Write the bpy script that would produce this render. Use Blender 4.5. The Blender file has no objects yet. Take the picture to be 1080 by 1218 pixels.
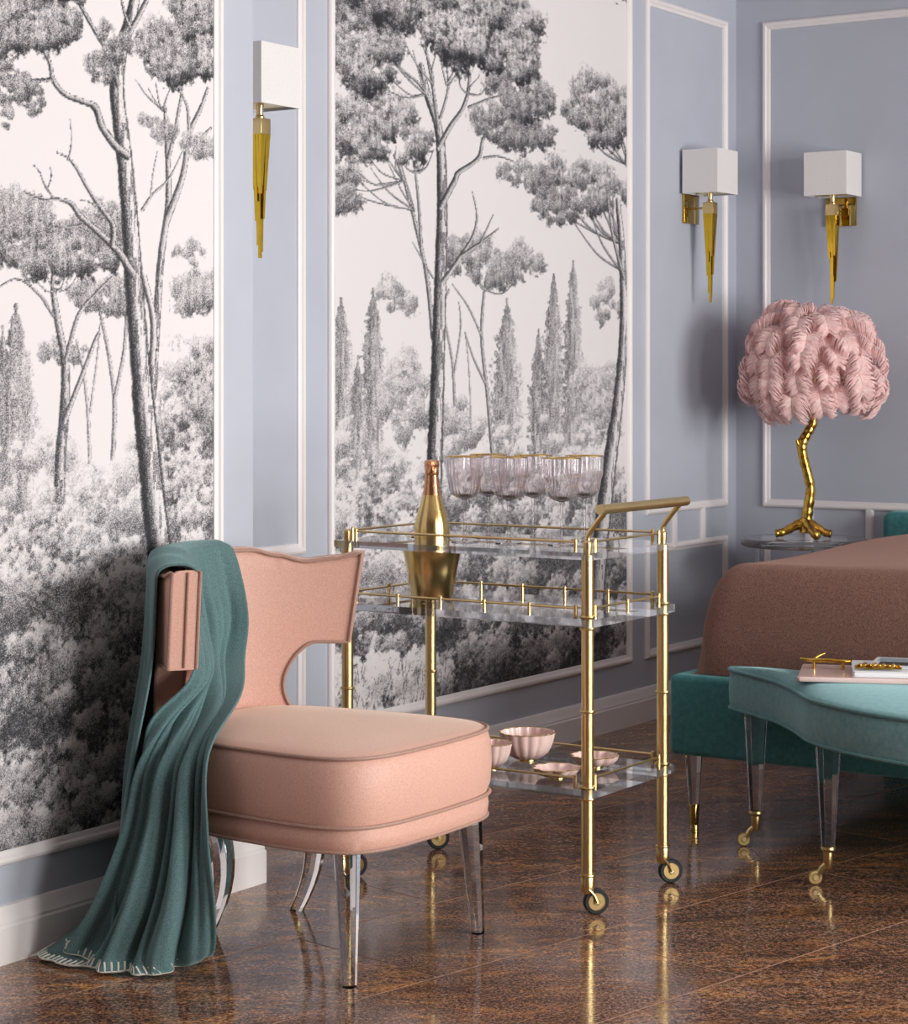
import bpy, bmesh, math, random
import numpy as np
from mathutils import Vector, Matrix

random.seed(7)
scene = bpy.context.scene
col = scene.collection

# ------------------------------------------------------------------ camera, light, exposure
CAM_H = 1.25
CAM = (0.0, -3.72, CAM_H)
YAW = math.radians(33.284)            # view axis against the long wall
FOCAL = 2550.0 / 1080.0               # focal length in frame widths
cam_data = bpy.data.cameras.new('camera')
cam_data.sensor_fit = 'HORIZONTAL'
cam_data.sensor_width = 36.0
cam_data.lens = 36.0 * FOCAL
cam_data.shift_y = -159.0 / 1080.0     # eye level lies above the middle of the frame
cam_data.clip_start = .05
cam = bpy.data.objects.new('camera', cam_data)
cam.location = CAM
cam.rotation_euler = (math.pi / 2, 0, YAW - math.pi / 2)
col.objects.link(cam)
scene.camera = cam

world = bpy.data.worlds.new('sky')
scene.world = world
world.use_nodes = True
bg = world.node_tree.nodes['Background']
bg.inputs['Color'].default_value = (.80, .88, 1.0, 1)
bg.inputs['Strength'].default_value = 1.2


def area(name, loc, rot, sx, sy, watts, color):
    d = bpy.data.lights.new(name, 'AREA')
    d.shape = 'RECTANGLE'; d.size = sx; d.size_y = sy; d.energy = watts; d.color = color
    o = bpy.data.objects.new(name, d)
    o.location = loc; o.rotation_euler = rot
    col.objects.link(o)
    return o


# daylight of one and the same sky through the two windows of the south wall, which is behind the
# camera: each light fills its window opening just outside the panes, power in step with the opening
area('window_west_offscreen', (2.62, -6.31, 1.45), (math.radians(90), 0, 0), 1.10, 2.1, 112, (1.0, .985, .965))
area('window_east_offscreen', (5.00, -6.31, 1.45), (math.radians(90), 0, 0), 2.10, 2.1, 214, (1.0, .985, .965))

scene.view_settings.view_transform = 'Standard'
scene.view_settings.look = 'None'
scene.view_settings.gamma = 1.0
scene.view_settings.use_curve_mapping = False
scene.view_settings.exposure = 0.38
scene.cycles.use_denoising = True
scene.cycles.max_bounces = 16
scene.cycles.transmission_bounces = 16
scene.cycles.transparent_max_bounces = 32
scene.cycles.diffuse_bounces = 5
scene.cycles.glossy_bounces = 6
scene.cycles.caustics_reflective = False
scene.cycles.caustics_refractive = False
scene.cycles.sample_clamp_indirect = 6.0


# ------------------------------------------------------------------ materials
def srgb(r, g, b):
    f = lambda c: (c / 255 / 12.92) if c / 255 <= .04045 else ((c / 255 + .055) / 1.055) ** 2.4
    return (f(r), f(g), f(b), 1)


def new_mat(name):
    m = bpy.data.materials.new(name)
    m.use_nodes = True
    nt = m.node_tree
    return m, nt, nt.nodes['Principled BSDF']


def link(nt, a, ao, b, bi):
    nt.links.new(a.outputs[ao], b.inputs[bi])


def noise(nt, scale, detail=4, rough=.55, coord='Object', stretch=None):
    tc = nt.nodes.new('ShaderNodeTexCoord')
    n = nt.nodes.new('ShaderNodeTexNoise')
    n.inputs['Scale'].default_value = scale
    n.inputs['Detail'].default_value = detail
    n.inputs['Roughness'].default_value = rough
    if stretch:
        mp = nt.nodes.new('ShaderNodeMapping')
        mp.inputs['Scale'].default_value = stretch
        link(nt, tc, coord, mp, 'Vector'); link(nt, mp, 'Vector', n, 'Vector')
    else:
        link(nt, tc, coord, n, 'Vector')
    return n


def ramp(nt, src, out, stops):
    r = nt.nodes.new('ShaderNodeValToRGB')
    el = r.color_ramp.elements
    while len(el) < len(stops): el.new(.5)
    for e, (p, c) in zip(el, stops):
        e.position = p; e.color = c
    link(nt, src, out, r, 'Fac')
    return r


def bump(nt, bsdf, src, out, strength, dist):
    b = nt.nodes.new('ShaderNodeBump')
    b.inputs['Strength'].default_value = strength
    b.inputs['Distance'].default_value = dist
    link(nt, src, out, b, 'Height'); link(nt, b, 'Normal', bsdf, 'Normal')


def paint(name, c, rough=.55, var=.04, bumpy=.08):
    m, nt, p = new_mat(name)
    n = noise(nt, 3.0, 3)
    lo = tuple(x * (1 - var) for x in c[:3]) + (1,); hi = tuple(min(1, x * (1 + var)) for x in c[:3]) + (1,)
    r = ramp(nt, n, 'Fac', [(.3, lo), (.7, hi)])
    link(nt, r, 'Color', p, 'Base Color')
    p.inputs['Roughness'].default_value = rough
    if bumpy:
        n2 = noise(nt, 220, 2)
        bump(nt, p, n2, 'Fac', bumpy, .001)
    return m


def metal(name, c, rough, var=.06, scale=30, dark=None):
    m, nt, p = new_mat(name)
    p.inputs['Metallic'].default_value = 1
    n = noise(nt, scale, 3)
    lo = dark or tuple(x * .85 for x in c[:3]) + (1,)
    r = ramp(nt, n, 'Fac', [(.3, lo), (.7, c)])
    link(nt, r, 'Color', p, 'Base Color')
    rr = nt.nodes.new('ShaderNodeMapRange')
    rr.inputs['To Min'].default_value = max(.02, rough - var); rr.inputs['To Max'].default_value = rough + var
    link(nt, n, 'Fac', rr, 'Value'); link(nt, rr, 'Result', p, 'Roughness')
    return m


def fabric(name, c, c2, scale=260, sheen=.4, bump_s=.35, rough=.85, patch=.0):
    m, nt, p = new_mat(name)
    n = noise(nt, scale, 3, .7)
    r = ramp(nt, n, 'Fac', [(.32, c), (.68, c2)])
    if patch:
        n0 = noise(nt, 7, 3)
        mx = nt.nodes.new('ShaderNodeMixRGB'); mx.blend_type = 'MULTIPLY'
        mx.inputs['Fac'].default_value = patch
        r0 = ramp(nt, n0, 'Fac', [(.3, (.72, .72, .72, 1)), (.7, (1, 1, 1, 1))])
        link(nt, r, 'Color', mx, 'Color1'); link(nt, r0, 'Color', mx, 'Color2')
        link(nt, mx, 'Color', p, 'Base Color')
    else:
        link(nt, r, 'Color', p, 'Base Color')
    p.inputs['Roughness'].default_value = rough
    p.inputs['Sheen Weight'].default_value = sheen
    p.inputs['Sheen Roughness'].default_value = .45
    p.inputs['Sheen Tint'].default_value = tuple(min(1, x * 1.6 + .15) for x in c2[:3]) + (1,)
    bump(nt, p, n, 'Fac', bump_s, .0012)
    return m


def clear(name, tint, ior=1.45, rough=.0):
    m, nt, p = new_mat(name)
    p.inputs['Base Color'].default_value = tint
    p.inputs['Transmission Weight'].default_value = 1
    p.inputs['IOR'].default_value = ior
    n = noise(nt, 5, 2)
    rr = nt.nodes.new('ShaderNodeMapRange')
    rr.inputs['To Min'].default_value = rough; rr.inputs['To Max'].default_value = rough + .01
    link(nt, n, 'Fac', rr, 'Value'); link(nt, rr, 'Result', p, 'Roughness')
    return m


def thin_clear(name, tint, gloss=1.0, haze=.0, ior=1.45):
    """thin pane: clear body with fresnel gloss and a trace of surface haze"""
    m = bpy.data.materials.new(name); m.use_nodes = True
    nt = m.node_tree; nt.nodes.clear()
    out = nt.nodes.new('ShaderNodeOutputMaterial')
    tr = nt.nodes.new('ShaderNodeBsdfTransparent'); tr.inputs['Color'].default_value = tint
    gl = nt.nodes.new('ShaderNodeBsdfGlossy'); gl.inputs['Roughness'].default_value = .03
    gl.inputs['Color'].default_value = (gloss, gloss, gloss, 1)
    fr = nt.nodes.new('ShaderNodeFresnel'); fr.inputs['IOR'].default_value = ior
    mx = nt.nodes.new('ShaderNodeMixShader')
    link(nt, fr, 'Fac', mx, 'Fac'); nt.links.new(tr.outputs[0], mx.inputs[1]); nt.links.new(gl.outputs[0], mx.inputs[2])
    last = mx
    if haze:
        df = nt.nodes.new('ShaderNodeBsdfDiffuse')
        n = noise(nt, 12, 2)
        r = ramp(nt, n, 'Fac', [(.3, (.82, .78, .79, 1)), (.7, (.92, .88, .89, 1))])
        link(nt, r, 'Color', df, 'Color')
        m2 = nt.nodes.new('ShaderNodeMixShader'); m2.inputs['Fac'].default_value = haze
        nt.links.new(mx.outputs[0], m2.inputs[1]); nt.links.new(df.outputs[0], m2.inputs[2])
        last = m2
    nt.links.new(last.outputs[0], out.inputs['Surface'])
    return m


M = {}
M['wall'] = paint('grey_blue_paint', srgb(188, 191, 202), .5)
M['trim'] = paint('white_trim_paint', srgb(240, 232, 230), .42, .02)
M['ceiling'] = paint('ceiling_paint', srgb(238, 236, 236), .7, .02)
M['brass'] = metal('brushed_brass', srgb(230, 204, 148), .29, .015, 9, srgb(222, 194, 136))
M['hub'] = metal('dull_brass', srgb(184, 156, 104), .38, .06, 40)
M['gold'] = metal('polished_gold', srgb(236, 204, 136), .22, .04, 20)
M['gold_rich'] = metal('yellow_gold', srgb(242, 198, 66), .10, .04, 25)
M['gold_leaf'] = metal('gold_leaf', srgb(238, 196, 100), .22, .1, 45, srgb(170, 118, 30))
M['bronze'] = metal('mirror_brass', srgb(206, 178, 104), .07, .02, 25)
M['rubber'] = paint('black_rubber', srgb(24, 24, 28), .5, .1)
M['shade'] = fabric('white_linen', srgb(226, 220, 218), srgb(240, 235, 232), 500, .1, .15)
M['pink'] = fabric('pink_satin_wool', srgb(204, 154, 136), srgb(226, 178, 160), 300, .5, .12, .55)
M['piping'] = fabric('taupe_piping', srgb(158, 122, 108), srgb(182, 146, 130), 300, .4, .1, .6)
M['throw'] = fabric('teal_wool', srgb(60, 88, 90), srgb(108, 138, 138), 420, .6, .6, .95)
M['stitch'] = fabric('cream_yarn', srgb(206, 204, 190), srgb(236, 232, 218), 400, .2, .2)
M['velvet'] = fabric('teal_velvet', srgb(102, 144, 148), srgb(124, 164, 166), 60, .7, .1, .8)
M['velvet_pipe'] = fabric('teal_velvet_piping', srgb(80, 122, 124), srgb(100, 142, 142), 60, .6, .1, .7)
M['bed_velvet'] = fabric('bed_teal_velvet', srgb(50, 112, 114), srgb(72, 136, 136), 60, .7, .1, .8)
M['boucle'] = fabric('brown_boucle', srgb(82, 54, 45), srgb(158, 116, 100), 330, .4, 1.0, .95, .25)
M['acrylic'] = clear('clear_acrylic', (.97, .985, 1, 1), 1.42)
M['shelf'] = thin_clear('shelf_acrylic', (.975, .98, .985, 1), 1.0, .015, 1.35)
M['shelf_edge'] = thin_clear('shelf_edge', (.90, .92, .94, 1), 1.0, .09)
M['crystal'] = thin_clear('blush_crystal', (.975, .955, .96, 1), 1.0, .05, 1.35)
M['pane'] = thin_clear('window_pane', (.97, .98, .98, 1))
M['copper'] = metal('rose_copper_foil', srgb(222, 160, 118), .26, .06, 120)
M['ceramic'] = paint('blush_ceramic', srgb(246, 212, 203), .22, .07, 0)
M['marble'] = paint('pink_marble', srgb(226, 196, 190), .16, .16, 0)
M['paper'] = paint('white_paper', srgb(232, 232, 234), .5, .02, 0)
M['ink'] = paint('printed_cover', srgb(52, 62, 70), .4, .3, 0)
M['cover_grey'] = paint('cover_grey', srgb(150, 172, 184), .4, .15, 0)
M['feather'] = fabric('pink_feather', srgb(240, 186, 184), srgb(255, 224, 218), 60, .6, .0, .8)
M['feather_core'] = fabric('pink_lining', srgb(240, 186, 184), srgb(255, 224, 218), 60, .6, .0, .9)
M['quill'] = paint('feather_quill', srgb(206, 140, 138), .6, .05, 0)


def stone():
    m, nt, p = new_mat('polished_brown_stone')
    tc = nt.nodes.new('ShaderNodeTexCoord')
    oi = nt.nodes.new('ShaderNodeObjectInfo')
    # every tile is cut from another place of the block
    off = nt.nodes.new('ShaderNodeVectorMath'); off.operation = 'SCALE'
    cmb = nt.nodes.new('ShaderNodeCombineXYZ')
    for i in range(3): link(nt, oi, 'Random', cmb, i)
    nt.links.new(cmb.outputs[0], off.inputs[0]); off.inputs['Scale'].default_value = 37.0
    add = nt.nodes.new('ShaderNodeVectorMath'); add.operation = 'ADD'
    nt.links.new(tc.outputs['Object'], add.inputs[0]); nt.links.new(off.outputs[0], add.inputs[1])

    def nz(scale, detail, rough, stretch, dist=0.):
        mp = nt.nodes.new('ShaderNodeMapping'); mp.vector_type = 'TEXTURE'
        mp.inputs['Scale'].default_value = tuple(1 / q for q in stretch)
        mp.inputs['Rotation'].default_value = (0, 0, math.radians(-52))     # run of the veins
        n = nt.nodes.new('ShaderNodeTexNoise')
        n.inputs['Scale'].default_value = scale; n.inputs['Detail'].default_value = detail
        n.inputs['Roughness'].default_value = rough; n.inputs['Distortion'].default_value = dist
        nt.links.new(add.outputs[0], mp.inputs[0]); link(nt, mp, 'Vector', n, 'Vector')
        return n
    veins = nz(6.0, 10, .72, (.7, 1.5, 1), 2.2)
    fine = nz(22.0, 8, .78, (.5, 1.6, 1), 1.6)
    grain = nz(130, 6, .9, (1, 1, 1))
    blot = nz(1.8, 4, .6, (.7, 1, 1), .8)
    base = ramp(nt, grain, 'Fac', [(.40, srgb(22, 16, 16)), (.47, srgb(88, 60, 50)), (.53, srgb(142, 104, 88)), (.62, srgb(214, 178, 154))])
    vein = ramp(nt, grain, 'Fac', [(.39, srgb(74, 36, 20)), (.47, srgb(190, 118, 62)), (.60, srgb(246, 194, 132))])
    mask = ramp(nt, veins, 'Fac', [(.49, (0, 0, 0, 1)), (.57, (.5, .5, .5, 1)), (.65, (1, 1, 1, 1))])
    mf = ramp(nt, fine, 'Fac', [(.50, (0, 0, 0, 1)), (.64, (1, 1, 1, 1))])
    mb = ramp(nt, blot, 'Fac', [(.36, (.25, .25, .25, 1)), (.58, (1, 1, 1, 1))])
    su = nt.nodes.new('ShaderNodeMixRGB'); su.blend_type = 'SCREEN'; su.inputs['Fac'].default_value = .8
    link(nt, mask, 'Color', su, 'Color1'); link(nt, mf, 'Color', su, 'Color2')
    mul = nt.nodes.new('ShaderNodeMixRGB'); mul.blend_type = 'MULTIPLY'; mul.inputs['Fac'].default_value = 1
    link(nt, su, 'Color', mul, 'Color1'); link(nt, mb, 'Color', mul, 'Color2')
    mx = nt.nodes.new('ShaderNodeMixRGB')
    link(nt, mul, 'Color', mx, 'Fac'); link(nt, base, 'Color', mx, 'Color1'); link(nt, vein, 'Color', mx, 'Color2')
    dk = nt.nodes.new('ShaderNodeMixRGB'); dk.blend_type = 'MULTIPLY'; dk.inputs['Fac'].default_value = .7
    dv = ramp(nt, nz(4, 6, .62, (.4, 1.5, 1), 1.5), 'Fac', [(.36, (.40, .36, .36, 1)), (.56, (1, 1, 1, 1))])
    link(nt, mx, 'Color', dk, 'Color1'); link(nt, dv, 'Color', dk, 'Color2')
    link(nt, dk, 'Color', p, 'Base Color')
    p.inputs['Roughness'].default_value = .11
    p.inputs['IOR'].default_value = 1.5
    n2 = nz(60, 3, .6, (1, 1, 1))
    bump(nt, p, n2, 'Fac', .03, .001)
    return m


M['stone'] = stone()
M['grout'] = paint('grout', srgb(176, 140, 122), .7, .08)


def mural_material(name):
    m, nt, p = new_mat(name)
    at = nt.nodes.new('ShaderNodeAttribute'); at.attribute_name = 'ink_tone'
    n = noise(nt, 480, 2, .8)
    # stippled engraving grain: strongest in the half tones
    sub = nt.nodes.new('ShaderNodeMath'); sub.operation = 'SUBTRACT'; sub.inputs[1].default_value = .5
    link(nt, n, 'Fac', sub, 0)
    inv = nt.nodes.new('ShaderNodeMath'); inv.operation = 'SUBTRACT'; inv.inputs[0].default_value = 1.06
    link(nt, at, 'Fac', inv, 1)
    k = nt.nodes.new('ShaderNodeMath'); k.operation = 'MULTIPLY'
    link(nt, at, 'Fac', k, 0); link(nt, inv, 'Value', k, 1)
    k2 = nt.nodes.new('ShaderNodeMath'); k2.operation = 'MULTIPLY'
    link(nt, k, 'Value', k2, 0); link(nt, sub, 'Value', k2, 1)
    k3 = nt.nodes.new('ShaderNodeMath'); k3.operation = 'MULTIPLY_ADD'; k3.inputs[1].default_value = 9.0
    link(nt, k2, 'Value', k3, 0); link(nt, at, 'Fac', k3, 2)
    r = ramp(nt, k3, 'Value', [(.02, srgb(230, 223, 223)), (.45, srgb(128, 124, 128)), (.85, srgb(30, 28, 32))])
    link(nt, r, 'Color', p, 'Base Color')
    p.inputs['Roughness'].default_value = .75
    return m


M['mural'] = mural_material('printed_tree_mural')


# ------------------------------------------------------------------ geometry helpers
class Geo:
    def __init__(self): self.v = []; self.f = []; self.m = []

    def add(self, vs, fs, mi=0):
        b = len(self.v)
        self.v += [tuple(v) for v in vs]; self.f += [tuple(i + b for i in f) for f in fs]; self.m += [mi] * len(fs)
        return self

    def box(self, x0, x1, y0, y1, z0, z1, mi=0):
        vs = [(x, y, z) for z in (z0, z1) for y in (y0, y1) for x in (x0, x1)]
        return self.add(vs, [(0, 2, 3, 1), (4, 5, 7, 6), (0, 1, 5, 4), (2, 6, 7, 3), (0, 4, 6, 2), (1, 3, 7, 5)], mi)

    def rbox(self, x0, x1, y0, y1, z0, z1, r, seg=3, mi=0):
        bm = bmesh.new()
        bmesh.ops.create_cube(bm, size=1)
        for v in bm.verts:
            v.co = Vector(((x0 + x1) / 2 + v.co.x * (x1 - x0), (y0 + y1) / 2 + v.co.y * (y1 - y0), (z0 + z1) / 2 + v.co.z * (z1 - z0)))
        bmesh.ops.bevel(bm, geom=bm.edges[:], offset=r, segments=seg, profile=.5, affect='EDGES')
        return self.bm(bm, mi)

    def bm(self, bm, mi=0):
        bm.verts.index_update()
        self.add([v.co[:] for v in bm.verts], [[v.index for v in f.verts] for f in bm.faces], mi)
        bm.free()
        return self

    def tube(self, pts, r, seg=10, caps=True, closed=False, mi=0, flat=None, spin=0.):
        P = [Vector(p) for p in pts]; n = len(P)
        R = r if isinstance(r, (list, tuple)) else [r] * n
        vs = []; up = None
        for i in range(n):
            a = P[(i - 1) % n] if (closed or i) else P[0]
            b = P[(i + 1) % n] if (closed or i < n - 1) else P[-1]
            t = (b - a).normalized()
            if up is None:
                up = Vector((0, 0, 1)) if abs(t.z) < .9 else Vector((1, 0, 0))
            s = t.cross(up)
            if s.length < 1e-6: s = t.cross(Vector((0, 1, 0)))
            s.normalize(); up = s.cross(t).normalized()
            for k in range(seg):
                an = 2 * math.pi * k / seg + spin
                vs.append(P[i] + s * math.cos(an) * R[i] + up * math.sin(an) * R[i] * (flat or 1))
        fs = []
        for i in range(n if closed else n - 1):
            j = (i + 1) % n
            for k in range(seg):
                l = (k + 1) % seg
                fs.append((i * seg + k, i * seg + l, j * seg + l, j * seg + k))
        if caps and not closed:
            fs.append(tuple(range(seg - 1, -1, -1))); fs.append(tuple((n - 1) * seg + k for k in range(seg)))
        return self.add(vs, fs, mi)

    def lathe(self, prof, seg=32, c=(0, 0, 0), flute=None, mi=0, close=False):
        """prof: (radius, z); flute(angle, i) multiplies the radius"""
        vs = []; n = len(prof)
        for i, (r, z) in enumerate(prof):
            for k in range(seg):
                a = 2 * math.pi * k / seg
                q = r * (flute(a, i) if flute else 1)
                vs.append((c[0] + q * math.cos(a), c[1] + q * math.sin(a), c[2] + z))
        fs = []
        for i in range(n if close else n - 1):
            j = (i + 1) % n
            for k in range(seg):
                l = (k + 1) % seg
                fs.append((i * seg + k, i * seg + l, j * seg + l, j * seg + k))
        if not close:
            if prof[0][0] > 1e-5: fs.append(tuple(range(seg - 1, -1, -1)))
            if prof[-1][0] > 1e-5: fs.append(tuple((n - 1) * seg + k for k in range(seg)))
        return self.add(vs, fs, mi)

    def prism(self, poly, z0, z1, mi=0, mi_side=None):
        n = len(poly)
        vs = [(x, y, z0) for x, y in poly] + [(x, y, z1) for x, y in poly]
        self.add(vs, [tuple(range(n - 1, -1, -1)), tuple(range(n, 2 * n))], mi)
        b = len(self.v) - 2 * n
        for i in range(n):
            j = (i + 1) % n
            self.f.append((b + i, b + j, b + n + j, b + n + i)); self.m.append(mi if mi_side is None else mi_side)
        return self

    def rings(self, rings, cap0=True, cap1=True, mi=0):
        n = len(rings[0]); vs = [p for r in rings for p in r]; fs = []
        for i in range(len(rings) - 1):
            for k in range(n):
                l = (k + 1) % n
                fs.append((i * n + k, i * n + l, (i + 1) * n + l, (i + 1) * n + k))
        if cap0: fs.append(tuple(range(n - 1, -1, -1)))
        if cap1: fs.append(tuple((len(rings) - 1) * n + k for k in range(n)))
        return self.add(vs, fs, mi)

    def grid(self, rows, mi=0):
        nu = len(rows[0])
        fs = [(i * nu + k, i * nu + k + 1, (i + 1) * nu + k + 1, (i + 1) * nu + k) for i in range(len(rows) - 1) for k in range(nu - 1)]
        return self.add([p for r in rows for p in r], fs, mi)


def root_loc(o):
    while o.parent is not None: o = o.parent
    return o.location


def mk(name, geo, mats, parent=None, smooth=35):
    """link geo as one mesh object; under a thing its vertices are kept relative to the thing's base"""
    me = bpy.data.meshes.new(name)
    vs = geo.v
    if parent is not None:
        L = root_loc(parent); vs = [(x - L[0], y - L[1], z - L[2]) for x, y, z in vs]
    me.from_pydata(vs, [], geo.f)
    if not isinstance(mats, (list, tuple)): mats = [mats]
    for m in mats: me.materials.append(m)
    if len(mats) > 1: me.polygons.foreach_set('material_index', geo.m)
    bm = bmesh.new(); bm.from_mesh(me)
    bmesh.ops.recalc_face_normals(bm, faces=bm.faces[:])
    bm.to_mesh(me); bm.free()
    if smooth:
        me.polygons.foreach_set('use_smooth', [True] * len(me.polygons))
        me.set_sharp_from_angle(angle=math.radians(smooth))
    me.update()
    o = bpy.data.objects.new(name, me)
    col.objects.link(o)
    if parent is not None: o.parent = parent
    return o


def tag(o, label, cat, group=None):
    o['label'] = label; o['category'] = cat
    if group: o['group'] = group
    return o


def thing(name, label, cat, loc=(0, 0, 0), group=None):
    o = bpy.data.objects.new(name, None)
    o.empty_display_size = .1
    o.location = loc
    col.objects.link(o)
    return tag(o, label, cat, group)


def structure(o):
    o['kind'] = 'structure'
    return o


def dup(root, loc, rz=0., label=None):
    r = root.copy(); col.objects.link(r)
    r.location = loc; r.rotation_euler = (0, 0, rz)
    if label: r['label'] = label
    for ch in list(root.children):
        c = ch.copy(); col.objects.link(c); c.parent = r
        for g in ch.children:
            d = g.copy(); col.objects.link(d); d.parent = c
    return r


def catmull(P, sub, closed=False):
    P = [Vector(p) for p in P]; n = len(P); Q = []
    for i in range(n if closed else n - 1):
        if closed: p0, p1, p2, p3 = P[(i - 1) % n], P[i], P[(i + 1) % n], P[(i + 2) % n]
        else: p0, p1, p2, p3 = P[max(i - 1, 0)], P[i], P[i + 1], P[min(i + 2, n - 1)]
        for j in range(sub):
            t = j / sub
            Q.append(.5 * (2 * p1 + (p2 - p0) * t + (2 * p0 - 5 * p1 + 4 * p2 - p3) * t * t + (3 * p1 - p0 - 3 * p2 + p3) * t ** 3))
    if not closed: Q.append(P[-1])
    return Q


def resample(P, n):
    P = [Vector(p) for p in P]; L = [0]
    for a, b in zip(P, P[1:]): L.append(L[-1] + (b - a).length)
    out = []; j = 0
    for i in range(n):
        s = L[-1] * i / (n - 1)
        while j < len(P) - 2 and L[j + 1] < s: j += 1
        t = (s - L[j]) / max(1e-9, L[j + 1] - L[j])
        out.append(P[j].lerp(P[j + 1], min(1, max(0, t))))
    return out


# ------------------------------------------------------------------ room shell
RX0, RX1, RY0, H = -2.2, 7.70, -6.20, 2.75       # west, east, south faces; north wall face is y = 0
PIER_X, PIER_Y = 4.165, -.39                     # projecting bay that carries the tall mural

g = Geo()
TX0, TY0 = 1.7, -3.3                              # stone tiles are laid singly in this part of the floor
g.box(TX0, RX1, TY0, 0, -.06, -.0008, 1)
g.box(RX0, TX0, RY0, 0, -.06, 0, 0); g.box(TX0, RX1, RY0, TY0, -.06, 0, 0)
floor = structure(mk('floor', g, [M['stone'], M['grout']]))

ANG = math.radians(-11.0)
tu = (math.cos(ANG), math.sin(ANG)); tv = (-math.sin(ANG), math.cos(ANG))


def clip(poly, keep):
    for (axis, lim, sign) in keep:
        out = []
        for i in range(len(poly)):
            a, b = poly[i], poly[(i + 1) % len(poly)]
            da, db = (a[axis] - lim) * sign, (b[axis] - lim) * sign
            if da >= 0: out.append(a)
            if da * db < 0:
                t = da / (da - db); out.append((a[0] + (b[0] - a[0]) * t, a[1] + (b[1] - a[1]) * t))
        poly = out
        if len(poly) < 3: return []
    return poly


TW, TH, GAP = .90, .447, .0052
O_N, O_U = -.502, 3.89                           # joint lines measured on the floor
for j in range(-12, 12):
    for i in range(-12, 12):
        sh = (j % 2) * TW * .5
        u0, u1 = O_U + sh + i * TW + GAP / 2, O_U + sh + (i + 1) * TW - GAP / 2
        v0, v1 = O_N + j * TH + GAP / 2, O_N + (j + 1) * TH - GAP / 2
        poly = [(tu[0] * u + tv[0] * v, tu[1] * u + tv[1] * v) for u, v in ((u0, v0), (u1, v0), (u1, v1), (u0, v1))]
        poly = clip(poly, [(0, TX0, 1), (0, RX1, -1), (1, TY0, 1), (1, 0, -1)])
        if len(poly) < 3: continue
        ar = abs(sum(poly[k][0] * poly[(k + 1) % len(poly)][1] - poly[(k + 1) % len(poly)][0] * poly[k][1] for k in range(len(poly)))) / 2
        if ar < .004: continue
        if all(p[0] < PIER_X and p[1] > PIER_Y for p in poly): continue
        mk('tile', Geo().prism(poly, -.0007, 0), M['stone'], floor, 0)

structure(mk('ceiling', Geo().box(RX0 - .1, RX1 + .1, RY0 - .1, .1, H, H + .1), M['ceiling']))
structure(mk('wall_north', Geo().box(RX0 - .1, RX1 + .1, 0, .1, -.06, H), M['wall']))
structure(mk('wall_east', Geo().box(RX1, RX1 + .1, RY0 - .1, 0, -.06, H), M['wall']))
structure(mk('wall_west', Geo().box(RX0 - .1, RX0, RY0 - .1, 0, -.06, H), M['wall']))
structure(mk('wall_bay', Geo().box(RX0, PIER_X, PIER_Y, 0, 0, H), M['wall']))
WIN = [(2.03, 3.21), (3.9, 6.1)]
WZ = (.35, 2.55)
g = Geo()
xs = [RX0] + [x for w in WIN for x in w] + [RX1]
for k in range(0, len(xs), 2): g.box(xs[k], xs[k + 1], RY0 - .1, RY0, 0, H)
for a, b in WIN:
    g.box(a, b, RY0 - .1, RY0, 0, WZ[0]); g.box(a, b, RY0 - .1, RY0, WZ[1], H)
structure(mk('wall_south', g, M['wall']))
for k, (a, b) in enumerate(WIN):
    w = structure(mk('window_%d' % (k + 1), Geo().box(a, a + .06, RY0 - .08, RY0 + .01, *WZ).box(b - .06, b, RY0 - .08, RY0 + .01, *WZ)
                     .box(a, b, RY0 - .08, RY0 + .01, WZ[0], WZ[0] + .06).box(a, b, RY0 - .08, RY0 + .01, WZ[1] - .06, WZ[1])
                     .box((a + b) / 2 - .03, (a + b) / 2 + .03, RY0 - .08, RY0 + .01, *WZ), M['trim']))
    for s in range(2):
        mk('pane', Geo().box(a + .06 + s * (b - a) / 2 - s * .03, (a + b) / 2 - .03 + s * (b - a) / 2 - s * .03, RY0 - .05, RY0 - .045, WZ[0] + .06, WZ[1] - .06), M['pane'], w)

# skirting: profile (out from wall, height), run along a wall face
BASE = [(0, 0), (.024, 0), (.024, .078), (.021, .083), (.021, .088), (.015, .100), (.012, .112), (.008, .120), (0, .122)]


def run_y(x0, x1, y, x0in=0, x1in=0):
    g = Geo()
    g.rings([[(x0 - d * x0in, y - d, z) for d, z in BASE], [(x1 + d * x1in, y - d, z) for d, z in BASE]])
    return g


structure(mk('baseboard_north', run_y(PIER_X, RX1, 0), M['trim'], smooth=25))
gb = run_y(RX0, PIER_X, PIER_Y, 0, 1)
gb.rings([[(PIER_X + d, PIER_Y - d, z) for d, z in BASE], [(PIER_X + d, -.024, z) for d, z in BASE]])
structure(mk('baseboard_bay', gb, M['trim'], smooth=25))
structure(mk('baseboard_east', Geo().rings([[(RX1 - d, -.0, z) for d, z in BASE], [(RX1 - d, RY0, z) for d, z in BASE]]), M['trim'], smooth=25))

# applied mouldings: (in from the outer edge, out from the wall)
MOLD = [(0, 0), (0, .007), (.004, .013), (.010, .016), (.016, .015), (.021, .010), (.027, .008), (.031, .006), (.032, 0)]
n_trim = [0]


def north(y): return lambda u, v, d: (u, y - d, v)
def east(x): return lambda u, v, d: (x - d, u, v)


def frame(plane, u0, u1, v0, v1):
    rings = []
    for (su, sv) in ((1, 1), (-1, 1), (-1, -1), (1, -1)):
        cu, cv = (u0 if su > 0 else u1), (v0 if sv > 0 else v1)
        rings.append([plane(cu + su * i, cv + sv * i, d) for i, d in MOLD])
    rings.append(rings[0])
    return Geo().rings(rings, False, False)


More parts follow.
